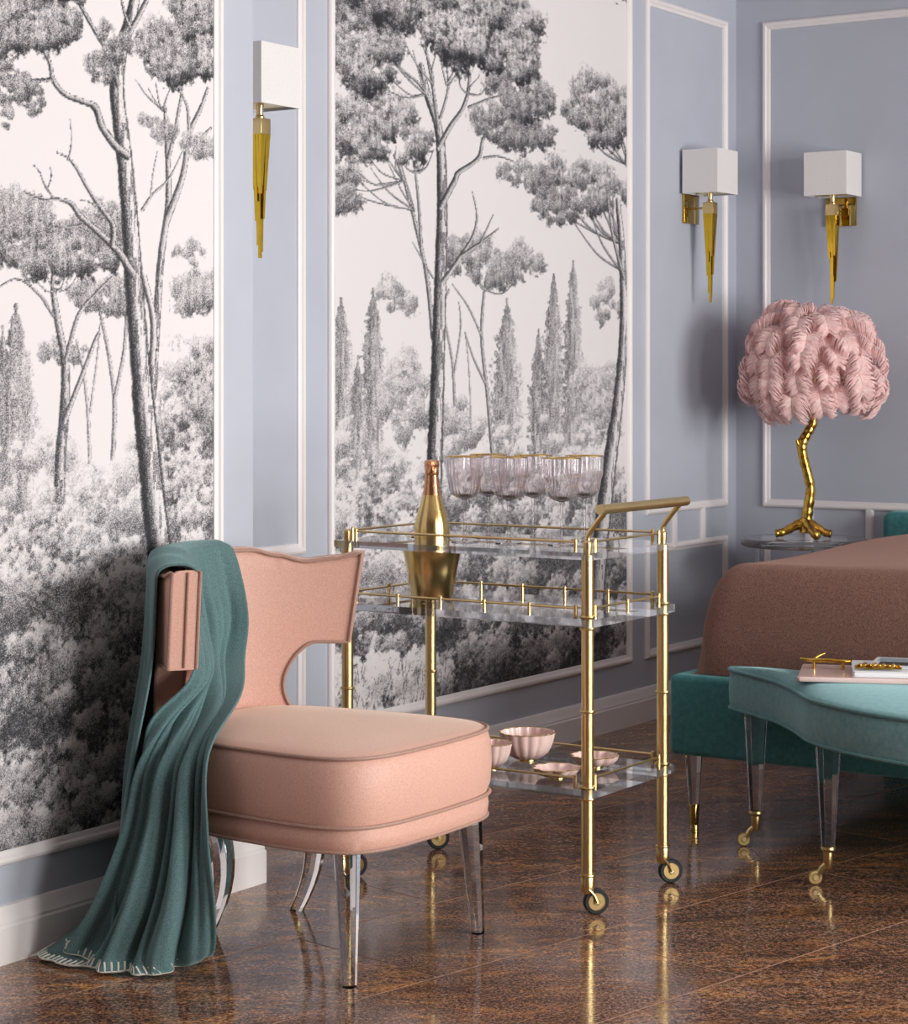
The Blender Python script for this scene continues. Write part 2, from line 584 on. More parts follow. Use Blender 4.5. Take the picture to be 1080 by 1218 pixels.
def bar(plane, u, v0, v1):
    half = [(i - .016, d) for i, d in [(0, 0), (0, .007), (.005, .014), (.016, .016), (.027, .014), (.032, .007), (.032, 0)]]
    return Geo().rings([[plane(u + i, v, d) for i, d in half] for v in (v0, v1)])


def trim(geo):
    n_trim[0] += 1
    return structure(mk('trim_%d' % n_trim[0], geo, M['trim'], smooth=25))


PN, PE = north(0.), east(RX1)
for (a, b, st) in ((4.27, 4.882, (4.475, 4.675)), (6.935, 7.607, (7.158, 7.394))):
    trim(frame(PN, a, b, .749, 2.648)); trim(frame(PN, a, b, .224, .636))
    for u in st: trim(bar(PN, u, .628, .757))
trim(frame(PE, -2.95, -.116, .746, 2.646)); trim(frame(PE, -2.95, -.116, .224, .634))
for u in (-.313, -.562, -2.5, -2.75): trim(bar(PE, u, .626, .754))
# ------------------------------------------------------------------ printed tree murals
# The engraving is drawn as ink tone (0 paper .. 1 ink) on a fine grid lying on the wall,
# kept as a point attribute of the mural sheet; the shader adds the stippled grain.
def fbm(shape, cells, rng, octaves=4):
    out = np.zeros(shape); amp = 1.0; tot = 0.0
    for o in range(octaves):
        n = cells * 2 ** o
        gy, gx = max(2, int(n * shape[0] / shape[1]) + 2), n + 2
        g = rng.random((gy, gx))
        y = np.linspace(0, gy - 1.001, shape[0]); x = np.linspace(0, gx - 1.001, shape[1])
        yi = y.astype(int); xi = x.astype(int)
        fy = (y - yi)[:, None]; fx = (x - xi)[None, :]
        fy = fy * fy * (3 - 2 * fy); fx = fx * fx * (3 - 2 * fx)
        a = g[np.ix_(yi, xi)]; b = g[np.ix_(yi, xi + 1)]
        c = g[np.ix_(yi + 1, xi)]; d = g[np.ix_(yi + 1, xi + 1)]
        out += amp * ((a * (1 - fx) + b * fx) * (1 - fy) + (c * (1 - fx) + d * fx) * fy)
        tot += amp; amp *= 0.55
    return out / tot


class Engraving:
    """x0..x1, z0..z1 in wall metres; s(x, y) turns a sketch measure into wall metres."""
    def __init__(self, x0, x1, z0, z1, dx, dz, sketch, seed):
        self.nx = int((x1 - x0) / dx) + 1; self.nz = int((z1 - z0) / dz) + 1
        self.x = np.linspace(x0, x1, self.nx); self.z = np.linspace(z0, z1, self.nz)
        self.t = np.zeros((self.nz, self.nx)); self.s = sketch
        self.rng = np.random.default_rng(seed)
        self.n1 = fbm(self.t.shape, 40, self.rng, 4)
        self.n2 = fbm(self.t.shape, 110, self.rng, 3)
        self.n3 = self.rng.random(self.t.shape)
        st = fbm((self.nz // 6 + 2, self.nx), 160, self.rng, 2)      # vertical streaks
        self.n4 = np.repeat(st, 6, axis=0)[:self.nz]
        self.lo = self.t

    def win(self, xa, xb, za, zb):
        i0 = max(0, np.searchsorted(self.x, xa)); i1 = min(self.nx, np.searchsorted(self.x, xb))
        j0 = max(0, np.searchsorted(self.z, za)); j1 = min(self.nz, np.searchsorted(self.z, zb))
        return slice(j0, j1), slice(i0, i1)

    def puff(self, cx, cz, rx, rz, top, bot, soft=.25, rag=.9, amax=1.0, streak=.0):
        w = self.win(cx - rx * 1.5, cx + rx * 1.5, cz - rz * 1.5, cz + rz * 1.5)
        X = self.x[w[1]][None, :]; Z = self.z[w[0]][:, None]
        if X.size == 0 or Z.size == 0: return
        n = (self.n2[w] - .5) * rag + (self.n1[w] - .5) * rag * .7
        u = (X - cx) / rx; v = (Z - cz) / rz
        r = np.sqrt(u * u + v * v) + n
        a = np.clip((1.0 - r) / soft, 0, 1) * amax
        k = np.clip(.5 - .5 * v + .18 * u + (self.n2[w] - .5) * .5, 0, 1)
        k = k * k * (3 - 2 * k)
        tone = top + (bot - top) * k + (self.n3[w] - .5) * .18 + (self.n4[w] - .5) * streak
        self.t[w] = self.t[w] * (1 - a) + tone * a

    def crown(self, cx, cy, rx, ry, n, r, top=.18, bot=.78, fade=0., streak=.35):
        """umbrella-pine head in sketch measures: lobes from the back and top down to the front"""
        C = self.s(cx, cy); sx = abs(self.s(cx + rx, cy)[0] - C[0]); sz = abs(self.s(cx, cy + ry)[1] - C[1])
        rr = abs(self.s(cx, cy + r)[1] - C[1])
        P = []
        while len(P) < n:
            a, b = self.rng.uniform(-1, 1, 2)
            if a * a + b * b < 1: P.append((a, b))
        P.sort(key=lambda p: -p[1])
        for a, b in P:
            q = rr * self.rng.uniform(.7, 1.3)
            d = .12 * (1 - b) * .5
            self.puff(C[0] + a * sx, C[1] + b * sz, q * 1.5, q, max(0, top + d - fade), max(0, bot + d - fade), .45, 1.1, .93, streak)

    def bushes(self, xa, xb, ya, yb, n, r0, r1, top, bot, fade0=0., fade1=0.):
        P = sorted([(self.rng.uniform(xa, xb), self.rng.uniform(ya, yb)) for _ in range(n)], key=lambda p: p[1])
        for (x, y) in P:
            k = (y - ya) / max(1, yb - ya)
            f = fade0 + (fade1 - fade0) * k
            C = self.s(x, y); rr = abs(self.s(x, y + r0 + (r1 - r0) * k)[1] - C[1]) * self.rng.uniform(.6, 1.3)
            self.puff(C[0], C[1], rr * self.rng.uniform(1.1, 1.6), rr, max(.0, top - f), max(.0, bot - f), .6, 1.1, .82, .12)
            for _ in range(5):                                  # bright tufts on the lit shoulders
                a = self.rng.uniform(-.8, .6); q = rr * self.rng.uniform(.25, .42)
                self.puff(C[0] + a * rr * .8, C[1] + rr * (.75 - .5 * a * a) * self.rng.uniform(.5, 1), q * 1.2, q,
                          max(0, top - f - .06), max(0, bot - f - .42), .6, 1.3, .88)

    def stroke(self, pts, w0, w1, dark=.85, light=.2, fade=0., bark=True, rough=.25):
        """tapered limb through sketch points; shaded side to the left, lit side to the right"""
        P = np.array([self.s(*p) for p in pts])
        C = self.s(*pts[0]); k = abs(self.s(pts[0][0], pts[0][1] + 1)[1] - C[1]); kx = abs(self.s(pts[0][0] + 1, pts[0][1])[0] - C[0])
        Q = [P[0]]
        n = len(P)
        for i in range(n - 1):
            p0, p1, p2, p3 = P[max(i - 1, 0)], P[i], P[i + 1], P[min(i + 2, n - 1)]
            for j in range(1, 11):
                t = j / 10
                Q.append(.5 * (2 * p1 + (p2 - p0) * t + (2 * p0 - 5 * p1 + 4 * p2 - p3) * t * t + (3 * p1 - p0 - 3 * p2 + p3) * t ** 3))
        Q = np.array(Q); m = len(Q)
        for i in range(m - 1):
            a, b = Q[i], Q[i + 1]
            dd = np.abs(b - a) / (np.hypot(*(b - a)) + 1e-9)
            ra = (kx * dd[1] + k * (1 - dd[1])) * .42 * (w0 + (w1 - w0) * i / (m - 1)); ra = max(ra, .0018)
            w = self.win(min(a[0], b[0]) - ra * 1.6, max(a[0], b[0]) + ra * 1.6, min(a[1], b[1]) - ra * 1.6, max(a[1], b[1]) + ra * 1.6)
            X = self.x[w[1]][None, :]; Z = self.z[w[0]][:, None]
            if X.size == 0 or Z.size == 0: continue
            d = b - a; L = np.hypot(*d) + 1e-9; d = d / L
            s = np.clip((X - a[0]) * d[0] + (Z - a[1]) * d[1], 0, L)
            ox = X - a[0] - s * d[0]; oz = Z - a[1] - s * d[1]
            dist = np.sqrt(ox * ox + oz * oz) / ra + (self.n2[w] - .5) * rough
            side = (ox * d[1] - oz * d[0]) / ra * (1 if d[1] >= 0 else -1)
            al = np.clip((1.08 - dist) / .3, 0, 1)
            kk = np.clip(.74 + 1.15 * side, 0, 1)
            tone = dark + (light * .6 - dark) * kk - fade
            if bark and ra > .012:
                tone = tone + (self.n4[w] > .56) * .35 * kk + (self.n3[w] - .5) * .2
            tone = np.clip(np.where(np.abs(side) > .82, np.maximum(tone, dark - fade - .15), tone), 0, 1)
            self.t[w] = self.t[w] * (1 - al) + tone * al

    def twigs(self, root, tips, w=3.5, fade=0.):
        for (x, y) in tips:
            mx = (root[0] + x) / 2 + self.rng.uniform(-6, 6); my = (root[1] + y) / 2 + self.rng.uniform(2, 12)
            self.stroke([root, (mx, my), (x, y)], w, 1.2, .72, .5, fade, False)

    def cypress(self, cx, top, base, w, dark=.62, fade=0.):
        a = self.s(cx, top); b = self.s(cx, base); hw = abs(self.s(cx + w / 2, base)[0] - self.s(cx, base)[0])
        W = self.win(a[0] - hw * 1.6, a[0] + hw * 1.6, b[1], a[1] + .02)
        X = self.x[W[1]][None, :]; Z = self.z[W[0]][:, None]
        if X.size == 0 or Z.size == 0: return
        k = np.clip((a[1] - Z) / (a[1] - b[1]), 0, 1)
        half = hw * 1.3 * np.minimum(1, (k * 2.4 + .02)) ** .6
        e = np.abs(X - a[0]) / np.maximum(half, .003) + (self.n2[W] - .5) * 1.1 + (self.n4[W] - .5) * .5
        al = np.clip((1.0 - e) / .3, 0, 1) * .95
        side = np.clip(.5 - .5 * (X - a[0]) / np.maximum(half, .003), 0, 1)
        tone = dark * (.45 + .55 * side) + (self.n4[W] - .5) * .55 + (self.n3[W] - .5) * .2 - fade - k * .12
        self.t[W] = self.t[W] * (1 - al) + np.clip(tone, 0, 1) * al

    def wash(self, y0, y1, tone0, tone1, ragged=26):
        """broad undergrowth tone below a ragged line, from tone0 at y0 to tone1 at y1 (sketch measures)"""
        for i in range(self.nx):
            c = self.col(self.x[i]); z0 = self.s(c, y0)[1]; z1 = self.s(c, y1)[1]
            k = (z0 - self.z) / (z0 - z1) + (self.n1[:, i] - .5) * ragged / abs(y1 - y0) * 4
            a = np.clip(k * 8, 0, 1)
            tone = tone0 + (tone1 - tone0) * np.clip(k, 0, 1) + (self.n2[:, i] - .5) * .5 + (self.n3[:, i] - .5) * .25
            self.t[:, i] = self.t[:, i] * (1 - a) + tone * a

    def wash_ellipse(self, cx, cy, rx, ry, tone):
        """soft mass of shade under leaves"""
        C = self.s(cx, cy); q = self.s(cx + rx, cy - ry)
        self.puff(C[0], C[1], abs(q[0] - C[0]), abs(q[1] - C[1]), tone * .8, tone * 1.2, .35, .7, .9, .2)

    def col(self, x):
        """sketch column of wall position x"""
        lo, hi = -400., 1200.
        for _ in range(24):
            m = .5 * (lo + hi)
            if self.s(m, 450)[0] < x: lo = m
            else: hi = m
        return lo


def draw_mural_wide(E):
    s = E.stroke
    # far woods and poplars
    E.crown(470, 352, 24, 22, 14, 11, .2, .55, .08)
    for c in [(405, 362, 575, 30), (443, 350, 575, 26), (602, 362, 580, 30), (640, 398, 580, 20), (658, 332, 580, 24), (681, 316, 580, 22), (425, 430, 580, 16)]:
        E.cypress(*c, dark=.60, fade=.02)
    for c in [(480, 470, 22, 55, 34, 15), (712, 470, 26, 50, 34, 15), (545, 500, 26, 34, 20, 12)]:
        E.crown(*c, .12, .58, .05, .1)
    s([(540, 480), (537, 430), (527, 370), (533, 345)], 4.5, 3, .6, .4, .0, False)
    s([(540, 440), (547, 390), (545, 360)], 3.5, 2, .6, .4, .0, False)
    s([(560, 520), (557, 440), (553, 400)], 3, 2, .5, .3, .0, False)
    E.bushes(395, 750, 500, 575, 46, 14, 20, .10, .60, .06, .0)
    # middle-distance umbrella pine
    s([(585, 540), (579, 470), (572, 400), (576, 340), (582, 318)], 6, 3.4, .72, .4, 0, False)
    s([(576, 455), (562, 425), (552, 395)], 4, 2, .66, .4, 0, False)
    s([(573, 402), (556, 365), (537, 338)], 3.5, 2, .66, .4, 0, False)
    E.twigs((577, 345), [(560, 318), (600, 325), (590, 312), (568, 310), (612, 335)], 3)
    E.crown(592, 308, 58, 28, 42, 13, .2, .62, .04)
    E.crown(545, 300, 20, 18, 12, 9, .25, .6, .05)
    # right pine
    E.crown(720, 362, 20, 24, 16, 11, .2, .6, .08)
    E.twigs((738, 290), [(660, 250), (672, 238), (690, 232), (705, 228), (718, 230), (700, 245), (728, 228)], 5)
    E.twigs((736, 320), [(680, 262), (700, 250), (715, 245)], 4)
    E.crown(693, 222, 52, 28, 54, 14, .14, .78)
    E.crown(660, 248, 24, 18, 18, 10, .25, .74)
    E.twigs((744, 195), [(690, 150), (705, 158), (715, 150), (728, 148), (735, 150)], 4.5)
    E.crown(714, 128, 40, 42, 60, 14, .12, .82)
    s([(706, 720), (714, 640), (722, 570), (734, 480), (741, 390), (739, 300), (734, 240)], 24, 7, .82, .12)
    s([(741, 330), (728, 280), (722, 235)], 5, 3, .75, .4, 0, False)
    # second stem on the left
    s([(514, 400), (507, 330), (494, 270), (480, 215), (468, 185)], 7, 4, .78, .35, 0, False)
    s([(500, 290), (497, 240), (492, 195)], 5, 3.5, .78, .35, 0, False)
    for r, tips in [((492, 250), [(420, 210), (440, 200), (460, 192), (405, 225), (475, 190)]), ((480, 215), [(425, 205), (440, 190), (455, 180), (432, 215), (410, 222), (470, 175)]), ((492, 205), [(505, 190), (485, 175), (515, 178)])]:
        E.twigs(r, tips, 3.5)
    s([(514, 330), (502, 310), (490, 288)], 3.5, 1.5, .6, .5, 0, False)
    E.crown(408, 215, 14, 46, 24, 12, .2, .75, .04)
    E.crown(452, 152, 58, 38, 70, 16, .12, .86)
    # great pine
    s([(514, 600), (517, 520), (520, 430), (523, 330), (525, 250), (524, 190), (520, 150), (508, 115), (500, 80)], 23, 8, .88, .16)
    s([(521, 160), (505, 110), (480, 85), (462, 70)], 5, 3, .82, .4, 0, False)
    s([(520, 150), (514, 105), (506, 60)], 6, 3.5, .82, .4, 0, False)
    s([(521, 175), (535, 150), (550, 128), (557, 100), (556, 60)], 7, 4, .82, .35, 0, False)
    s([(523, 140), (532, 105), (530, 75)], 4, 2.5, .8, .4, 0, False)
    s([(524, 245), (540, 215), (545, 205), (568, 188), (574, 165), (588, 150), (602, 140)], 8, 3, .85, .35, 0, False)
    s([(574, 188), (592, 186), (610, 192)], 4, 2, .8, .5, 0, False)
    s([(556, 128), (580, 118), (600, 112)], 4, 2, .8, .5, 0, False)
    s([(526, 335), (545, 308), (562, 280), (566, 255), (561, 228)], 7, 1.6, .8, .3, 0, False)
    s([(548, 304), (572, 288), (592, 272)], 5, 2, .8, .4, 0, False)
    s([(570, 290), (580, 268), (586, 255)], 3, 1.2, .8, .5, 0, False)
    for r, tips in [((505, 112), [(460, 90), (470, 75), (445, 100), (490, 60), (455, 60)]), ((514, 100), [(500, 50), (520, 55), (480, 50)]), ((530, 100), [(540, 70), (548, 78), (522, 66)]), ((556, 112), [(570, 90), (545, 80), (580, 100)]), ((600, 120), [(640, 135), (630, 118), (620, 150), (650, 125)])]:
        E.twigs(r, tips, 3.5)
    E.crown(625, 208, 30, 12, 20, 9, .3, .66, .05)
    E.crown(610, 150, 46, 22, 46, 12, .24, .74)
    E.crown(620, 112, 36, 26, 46, 13, .2, .82)
    E.crown(430, 40, 42, 62, 100, 17, .12, .88)
    E.crown(565, 15, 72, 62, 130, 18, .10, .92)
    E.crown(500, -20, 100, 55, 110, 20, .10, .92)
    E.crown(545, 42, 40, 28, 46, 14, .08, .95)
    E.crown(610, 70, 26, 24, 30, 13, .12, .9)
    E.crown(730, -40, 40, 30, 20, 16, .2, .8)
    # undergrowth
    E.wash(560, 800, .48, .7)
    E.bushes(395, 760, 575, 800, 130, 26, 32, .04, .84, .05, -.1)
    E.bushes(395, 530, 590, 690, 26, 24, 28, .02, .72)
    s([(706, 735), (714, 640), (722, 570), (730, 510)], 25, 18, .82, .12)
    s([(514, 610), (516, 560), (518, 500), (520, 450)], 24, 18, .88, .14)
    # clearing with tall grass at the lower left
    E.bushes(380, 500, 790, 860, 60, 16, 20, .0, .22, .02, .02)
    E.bushes(440, 540, 775, 812, 30, 13, 18, .0, .34)
    for _ in range(130):
        x = E.rng.uniform(398, 530); y = E.rng.uniform(795, 850)
        s([(x, y), (x + E.rng.uniform(-3, 4), y - E.rng.uniform(6, 16))], 1.6, .8, .6, .5, 0, False)


def draw_mural_tall(E):
    s = E.stroke
    # far poplars, distant pines
    for c in [(18, 372, 660, 44), (2, 398, 660, 30), (-30, 380, 660, 40), (-70, 420, 660, 40), (-110, 360, 660, 44)]:
        E.cypress(*c, dark=.62, fade=.02)
    E.crown(232, 345, 26, 24, 24, 12, .22, .6, .06)
    E.crown(225, 300, 20, 14, 10, 9, .3, .5, .12)
    E.crown(75, 418, 28, 12, 16, 9, .3, .56, .06)
    s([(106, 570), (104, 500), (98, 440), (90, 405)], 6, 4, .62, .25, .05, False)
    s([(106, 490), (114, 430), (118, 385)], 4, 2.5, .6, .3, .05, False)
    s([(133, 545), (135, 480), (128, 420), (118, 370), (120, 350)], 7, 4, .68, .3, .02, False)
    s([(136, 470), (146, 420), (150, 370), (152, 350)], 6, 4, .68, .3, .02, False)
    E.crown(125, 348, 44, 22, 26, 11, .25, .6, .05)
    E.bushes(-130, 262, 520, 590, 44, 20, 26, .10, .62, .05, .0)
    # right-hand thicket
    E.wash_ellipse(225, 540, 52, 130, .52)
    E.crown(236, 470, 26, 60, 40, 18, .10, .82, .0, .1)
    E.crown(206, 530, 28, 60, 44, 18, .06, .84, .0, .1)
    E.crown(232, 600, 34, 60, 44, 20, .06, .84, .0, .1)
    # young umbrella pine at the left
    s([(70, 640), (70, 560), (76, 480), (76, 430), (68, 385), (62, 340), (66, 305)], 18, 6, .78, .3)
    s([(76, 500), (95, 450), (112, 405), (117, 395)], 8, 4, .74, .3, 0, False)
    s([(78, 425), (92, 375), (112, 350), (132, 330)], 7, 3, .74, .35, 0, False)
    s([(62, 375), (45, 350), (20, 332), (-8, 345)], 5, 2.4, .74, .4, 0, False)
    E.twigs((64, 345), [(50, 318), (78, 318), (92, 325), (35, 322)], 4)
    E.crown(48, 292, 100, 28, 96, 15, .22, .78, .02)
    E.crown(20, 255, 44, 22, 34, 13, .25, .52, .06)
    E.crown(120, 262, 30, 22, 24, 12, .25, .56, .05)
    E.crown(-70, 300, 60, 30, 40, 14, .22, .66)
    # second stem right of the great pine
    s([(180, 470), (184, 400), (190, 310), (199, 240), (198, 180), (195, 128)], 13, 6, .76, .22)
    s([(197, 262), (216, 210), (224, 160), (238, 128), (246, 105)], 10, 4, .76, .25, 0, False)
    s([(199, 190), (208, 150), (216, 105)], 6, 4, .74, .3, 0, False)
    s([(224, 165), (222, 130), (214, 110)], 5, 3, .74, .3, 0, False)
    s([(218, 178), (236, 165), (250, 152)], 5, 3, .74, .3, 0, False)
    s([(168, 250), (180, 232), (200, 212), (216, 180)], 5, 2, .68, .3, 0, False)
    s([(178, 232), (181, 205), (186, 180)], 3, 1.5, .6, .4, 0, False)
    E.twigs((196, 132), [(175, 105), (160, 95), (184, 98), (205, 96)], 4)
    E.crown(185, 150, 20, 14, 12, 9, .32, .52, .1)
    E.crown(236, 175, 22, 12, 14, 9, .3, .56, .08)
    # great pine
    s([(196, 760), (190, 670), (180, 580), (168, 460), (160, 360), (154, 270), (146, 180), (138, 110), (143, 60), (156, 15), (166, -50)], 34, 13, .88, .10)
    s([(180, 430), (181, 380), (170, 330)], 10, 9, .8, .15)
    s([(139, 100), (128, 65), (108, 30), (92, 0), (84, -30)], 8, 5, .86, .4, 0, False)
    s([(150, 45), (166, 15), (176, -6), (190, -40)], 8, 5, .84, .3, 0, False)
    s([(153, 32), (146, 12), (141, -15)], 5, 3, .84, .4, 0, False)
    s([(92, 2), (60, -2), (20, 4)], 6, 3, .86, .5, 0, False)
    s([(150, 185), (135, 172), (120, 150), (112, 128), (95, 120), (76, 112), (62, 95), (57, 72), (42, 52), (24, 44)], 12, 3.5, .86, .3, 0, False)
    s([(60, 95), (35, 96), (12, 94), (-20, 100)], 6, 3, .86, .5, 0, False)
    s([(57, 68), (56, 48), (48, 32)], 3, 1.5, .8, .5, 0, False)
    s([(156, 325), (140, 300), (118, 278), (95, 258), (80, 240), (50, 236), (28, 228)], 12, 3, .86, .3, 0, False)
    s([(133, 290), (133, 268), (118, 246), (102, 222), (90, 200), (80, 188), (66, 181)], 9, 2, .86, .3, 0, False)
    s([(80, 190), (84, 168), (82, 142)], 3, 1.2, .8, .5, 0, False)
    s([(62, 236), (52, 220), (46, 205), (38, 196)], 3.5, 1.2, .8, .5, 0, False)
    s([(55, 225), (60, 210), (58, 198)], 2.5, 1.2, .8, .5, 0, False)
    s([(95, 268), (72, 270), (46, 262)], 4, 1.5, .8, .5, 0, False)
    s([(115, 245), (104, 240), (95, 238)], 3, 1.2, .8, .5, 0, False)
    E.crown(40, 116, 12, 18, 14, 7, .3, .66, .04)
    E.crown(6, 100, 30, 22, 34, 10, .26, .74)
    E.crown(6, 138, 12, 12, 8, 7, .3, .6, .08)
    E.crown(25, 22, 66, 34, 90, 13, .2, .84)
    E.crown(-60, 40, 60, 60, 70, 16, .2, .84)
    E.crown(30, -40, 70, 30, 40, 16, .16, .86)
    E.crown(120, 78, 16, 18, 18, 8, .3, .66, .04)
    E.crown(136, 48, 16, 22, 18, 9, .3, .7, .04)
    E.crown(205, 62, 40, 32, 80, 13, .18, .86)
    E.crown(236, 14, 32, 30, 44, 13, .16, .84)
    E.crown(242, 72, 18, 26, 24, 11, .16, .86)
    E.crown(180, -60, 90, 34, 60, 16, .16, .86)
    # undergrowth, darker towards the ground
    E.wash(600, 1000, .5, .72)
    E.bushes(-140, 262, 590, 700, 60, 26, 30, .04, .78, .05, -.02)
    E.bushes(-140, 262, 690, 1040, 90, 36, 52, .12, .9, .0, -.12)
    s([(197, 790), (190, 670), (180, 580), (172, 500), (168, 460)], 36, 28, .88, .10)
    for (x, y, r) in [(20, 700, 26), (95, 640, 20), (110, 790, 34), (30, 770, 24), (70, 905, 40), (105, 945, 30), (10, 925, 28), (85, 690, 22), (120, 860, 30), (-60, 800, 34), (-50, 930, 34), (30, 980, 34)]:
        for _ in range(9):
            a = E.rng.uniform(-1, 1); C = E.s(x + a * r, y - r * .5 * (1 - a * a) + E.rng.uniform(-4, 4)); q = .022 * E.rng.uniform(.7, 1.3)
            E.puff(C[0], C[1], q * 1.2, q, .0, .42, .6, 1.2, .8)
# sheets of wallpaper in their frames
def wall_sketch(y):
    """maps a measure taken off the sketch to a point of the wall plane at depth y"""
    fx, fy = math.cos(YAW), math.sin(YAW); rx, ry = math.sin(YAW), -math.cos(YAW)
    def s(a, b):
        k = (a - 540.0) / 2550.0
        t = (y - CAM[1]) / (fy + ry * k)
        return np.array([(fx + rx * k) * t, CAM_H - (b - 450.0) / 2550.0 * t])
    return s


def mural_sheet(name, E, y):
    nz, nx = E.t.shape
    X, Z = np.meshgrid(E.x, E.z)
    co = np.stack([X, np.full_like(X, y), Z], -1).reshape(-1, 3).astype(np.float32)
    idx = np.arange(nz * nx).reshape(nz, nx)
    q = np.stack([idx[:-1, :-1], idx[:-1, 1:], idx[1:, 1:], idx[1:, :-1]], -1).reshape(-1, 4)
    me = bpy.data.meshes.new(name)
    me.vertices.add(len(co)); me.vertices.foreach_set('co', co.ravel())
    me.loops.add(q.size); me.loops.foreach_set('vertex_index', q.ravel().astype(np.int32))
    me.polygons.add(len(q))
    me.polygons.foreach_set('loop_start', np.arange(0, q.size, 4, dtype=np.int32))
    me.update(calc_edges=True)
    at = me.attributes.new('ink_tone', 'FLOAT', 'POINT')
    at.data.foreach_set('value', np.clip(E.t * 1.06 - .02, 0, 1).astype(np.float32).ravel())
    me.materials.append(M['mural'])
    o = bpy.data.objects.new(name, me); col.objects.link(o)
    return o


for (nm, fn, x0, x1, z0, dx, y, seed, fr, lab) in (
        ('mural_panel', draw_mural_wide, 5.026, 6.795, .252, .0045, 0.0, 3, (4.997, 6.826, .224, 2.648),
         'white-framed grey engraving mural of umbrella pines and poplars behind the bar cart'),
        ('mural_panel', draw_mural_tall, 2.70, 4.012, .235, .0032, PIER_Y, 5, (2.672, 4.040, .207, 2.648),
         'white-framed grey engraving mural of a great forked pine beside the draped chair')):
    root = thing(nm, lab, 'mural', (x0, y, z0), 'printed tree murals')
    E = Engraving(x0, x1, z0, 2.62, dx, .003, wall_sketch(y), seed)
    fn(E)
    o = mural_sheet('printed_sheet', E, y - .003)
    o.data.transform(Matrix.Translation((-x0, -y, -z0))); o.parent = root
    mk('frame', frame(north(y), *fr), M['trim'], root, 25)
# ------------------------------------------------------------------ pink chair
CX = 3.81


def back_plan(t, off=0.):
    """centre line of the wrap-around back in plan, t in radians from the spine; off > 0 outwards"""
    s = t / (math.pi / 2)
    nx, ny = .5 * s, .32
    L = math.hypot(nx, ny)
    return (CX + .32 * s + off * nx / L, -.50 - .25 * s * s + off * ny / L)


def back_top(t):
    a = abs(math.degrees(t))
    K = [(0, .852), (40, .852), (54, .838), (68, .823), (80, .830), (90, .842)]
    for (a0, z0), (a1, z1) in zip(K, K[1:]):
        if a <= a1:
            k = (a - a0) / (a1 - a0); k = k * k * (3 - 2 * k)
            return z0 + (z1 - z0) * k
    return K[-1][1]


S0, SA = math.radians(54), math.radians(20)


def back_bot(t):
    a = abs(t)
    if a <= S0: return .455
    if a >= S0 + SA: return .628 - .004 * (a - S0 - SA)
    return .628 - .173 * (1 - math.sqrt(max(0, 1 - ((S0 + SA - a) / SA) ** 2)))


def warp(t, z):
    """the spine flares out to the seat and the wing ends lean back at the bottom"""
    w = min(1, max(0, (.560 - z) / .10)) ** 2
    e = max(0, (abs(t) - math.radians(66)) / math.radians(24)) * min(1, max(0, (.842 - z) / .214))
    return t * (1 + .17 * w) - math.copysign(math.radians(5) * e, t)


chair = thing('accent_chair', 'pink upholstered accent chair with wrap-around back and clear acrylic legs', 'chair', (CX, -.86, 0))
ts = [-math.pi / 2 + math.radians(x) for x in np.linspace(0, 90 - 74, 8)[:-1]]
ts += [-(S0 + SA * (1 - math.cos(k / 14 * math.pi / 2))) for k in range(14, -1, -1)]
ts += list(np.linspace(-S0, S0, 30)[1:-1])
ts += [-t for t in reversed([x for x in ts if x < -S0 + 1e-6])]
TH2 = .029
rings = []
for t in ts:
    zt, zb = back_top(t), back_bot(t)
    ring = []
    ks = [.92 * k / 22 for k in range(23)]
    prof = [(TH2, k) for k in ks] + [(TH2 - .003, .97), (TH2 - .012, 1.0), (0, 1.004),
            (-TH2 + .012, 1.0), (-TH2 + .003, .97)] + [(-TH2, k) for k in reversed(ks)] + [(0, -.002)]
    for off, k in prof:
        z = zb + (zt - zb) * k
        x, y = back_plan(warp(t, z), off)
        ring.append((x, y, z))
    rings.append(ring)
backrest = mk('backrest', Geo().rings(rings), M['pink'], chair, 50)
for side in (1, -1):
    bp = lambda t, z: (*back_plan(warp(t, z), side * (TH2 + .002)), z)
    path = [bp(t, back_top(t) - .004) for t in ts]
    path += [bp(math.pi / 2, .838 + (.632 - .838) * k / 6) for k in range(1, 6)]
    path += [bp(t, back_bot(t) + .002) for t in reversed(ts)]
    path += [bp(-math.pi / 2, .632 + (.838 - .632) * k / 6) for k in range(1, 6)]
    mk('piping', Geo().tube(path, .0042, 8, closed=True), M['piping'], backrest)
for sx in (-1, 1):
    pe = [(*back_plan(warp(sx * math.pi / 2, .632 + .206 * k / 6) * 1.004, -.004), .632 + .206 * k / 6) for k in range(7)]
    mk('piping', Geo().tube(pe, .003, 8), M['piping'], backrest)


def seat_ring(off, z, n=72):
    """rounded trapezoid seat outline, bowed sides"""
    pts = []
    fw, bw, yf, yb = .292, .235, -1.165, -.530
    K = []
    for k in range(n):
        a = 2 * math.pi * k / n
        c, s = math.cos(a), math.sin(a)
        e = .36
        u = math.copysign(abs(c) ** e, c); v = math.copysign(abs(s) ** e, s)
        yy = (yf + yb) / 2 + (yb - yf) / 2 * v
        w = fw + (bw - fw) * (v + 1) / 2
        bow = .018 * (1 - v * v)
        yy -= .022 * (1 - u * u) if v < 0 else 0
        pts.append((CX + (w + bow + off) * u, yy + off * v, z))
    return pts


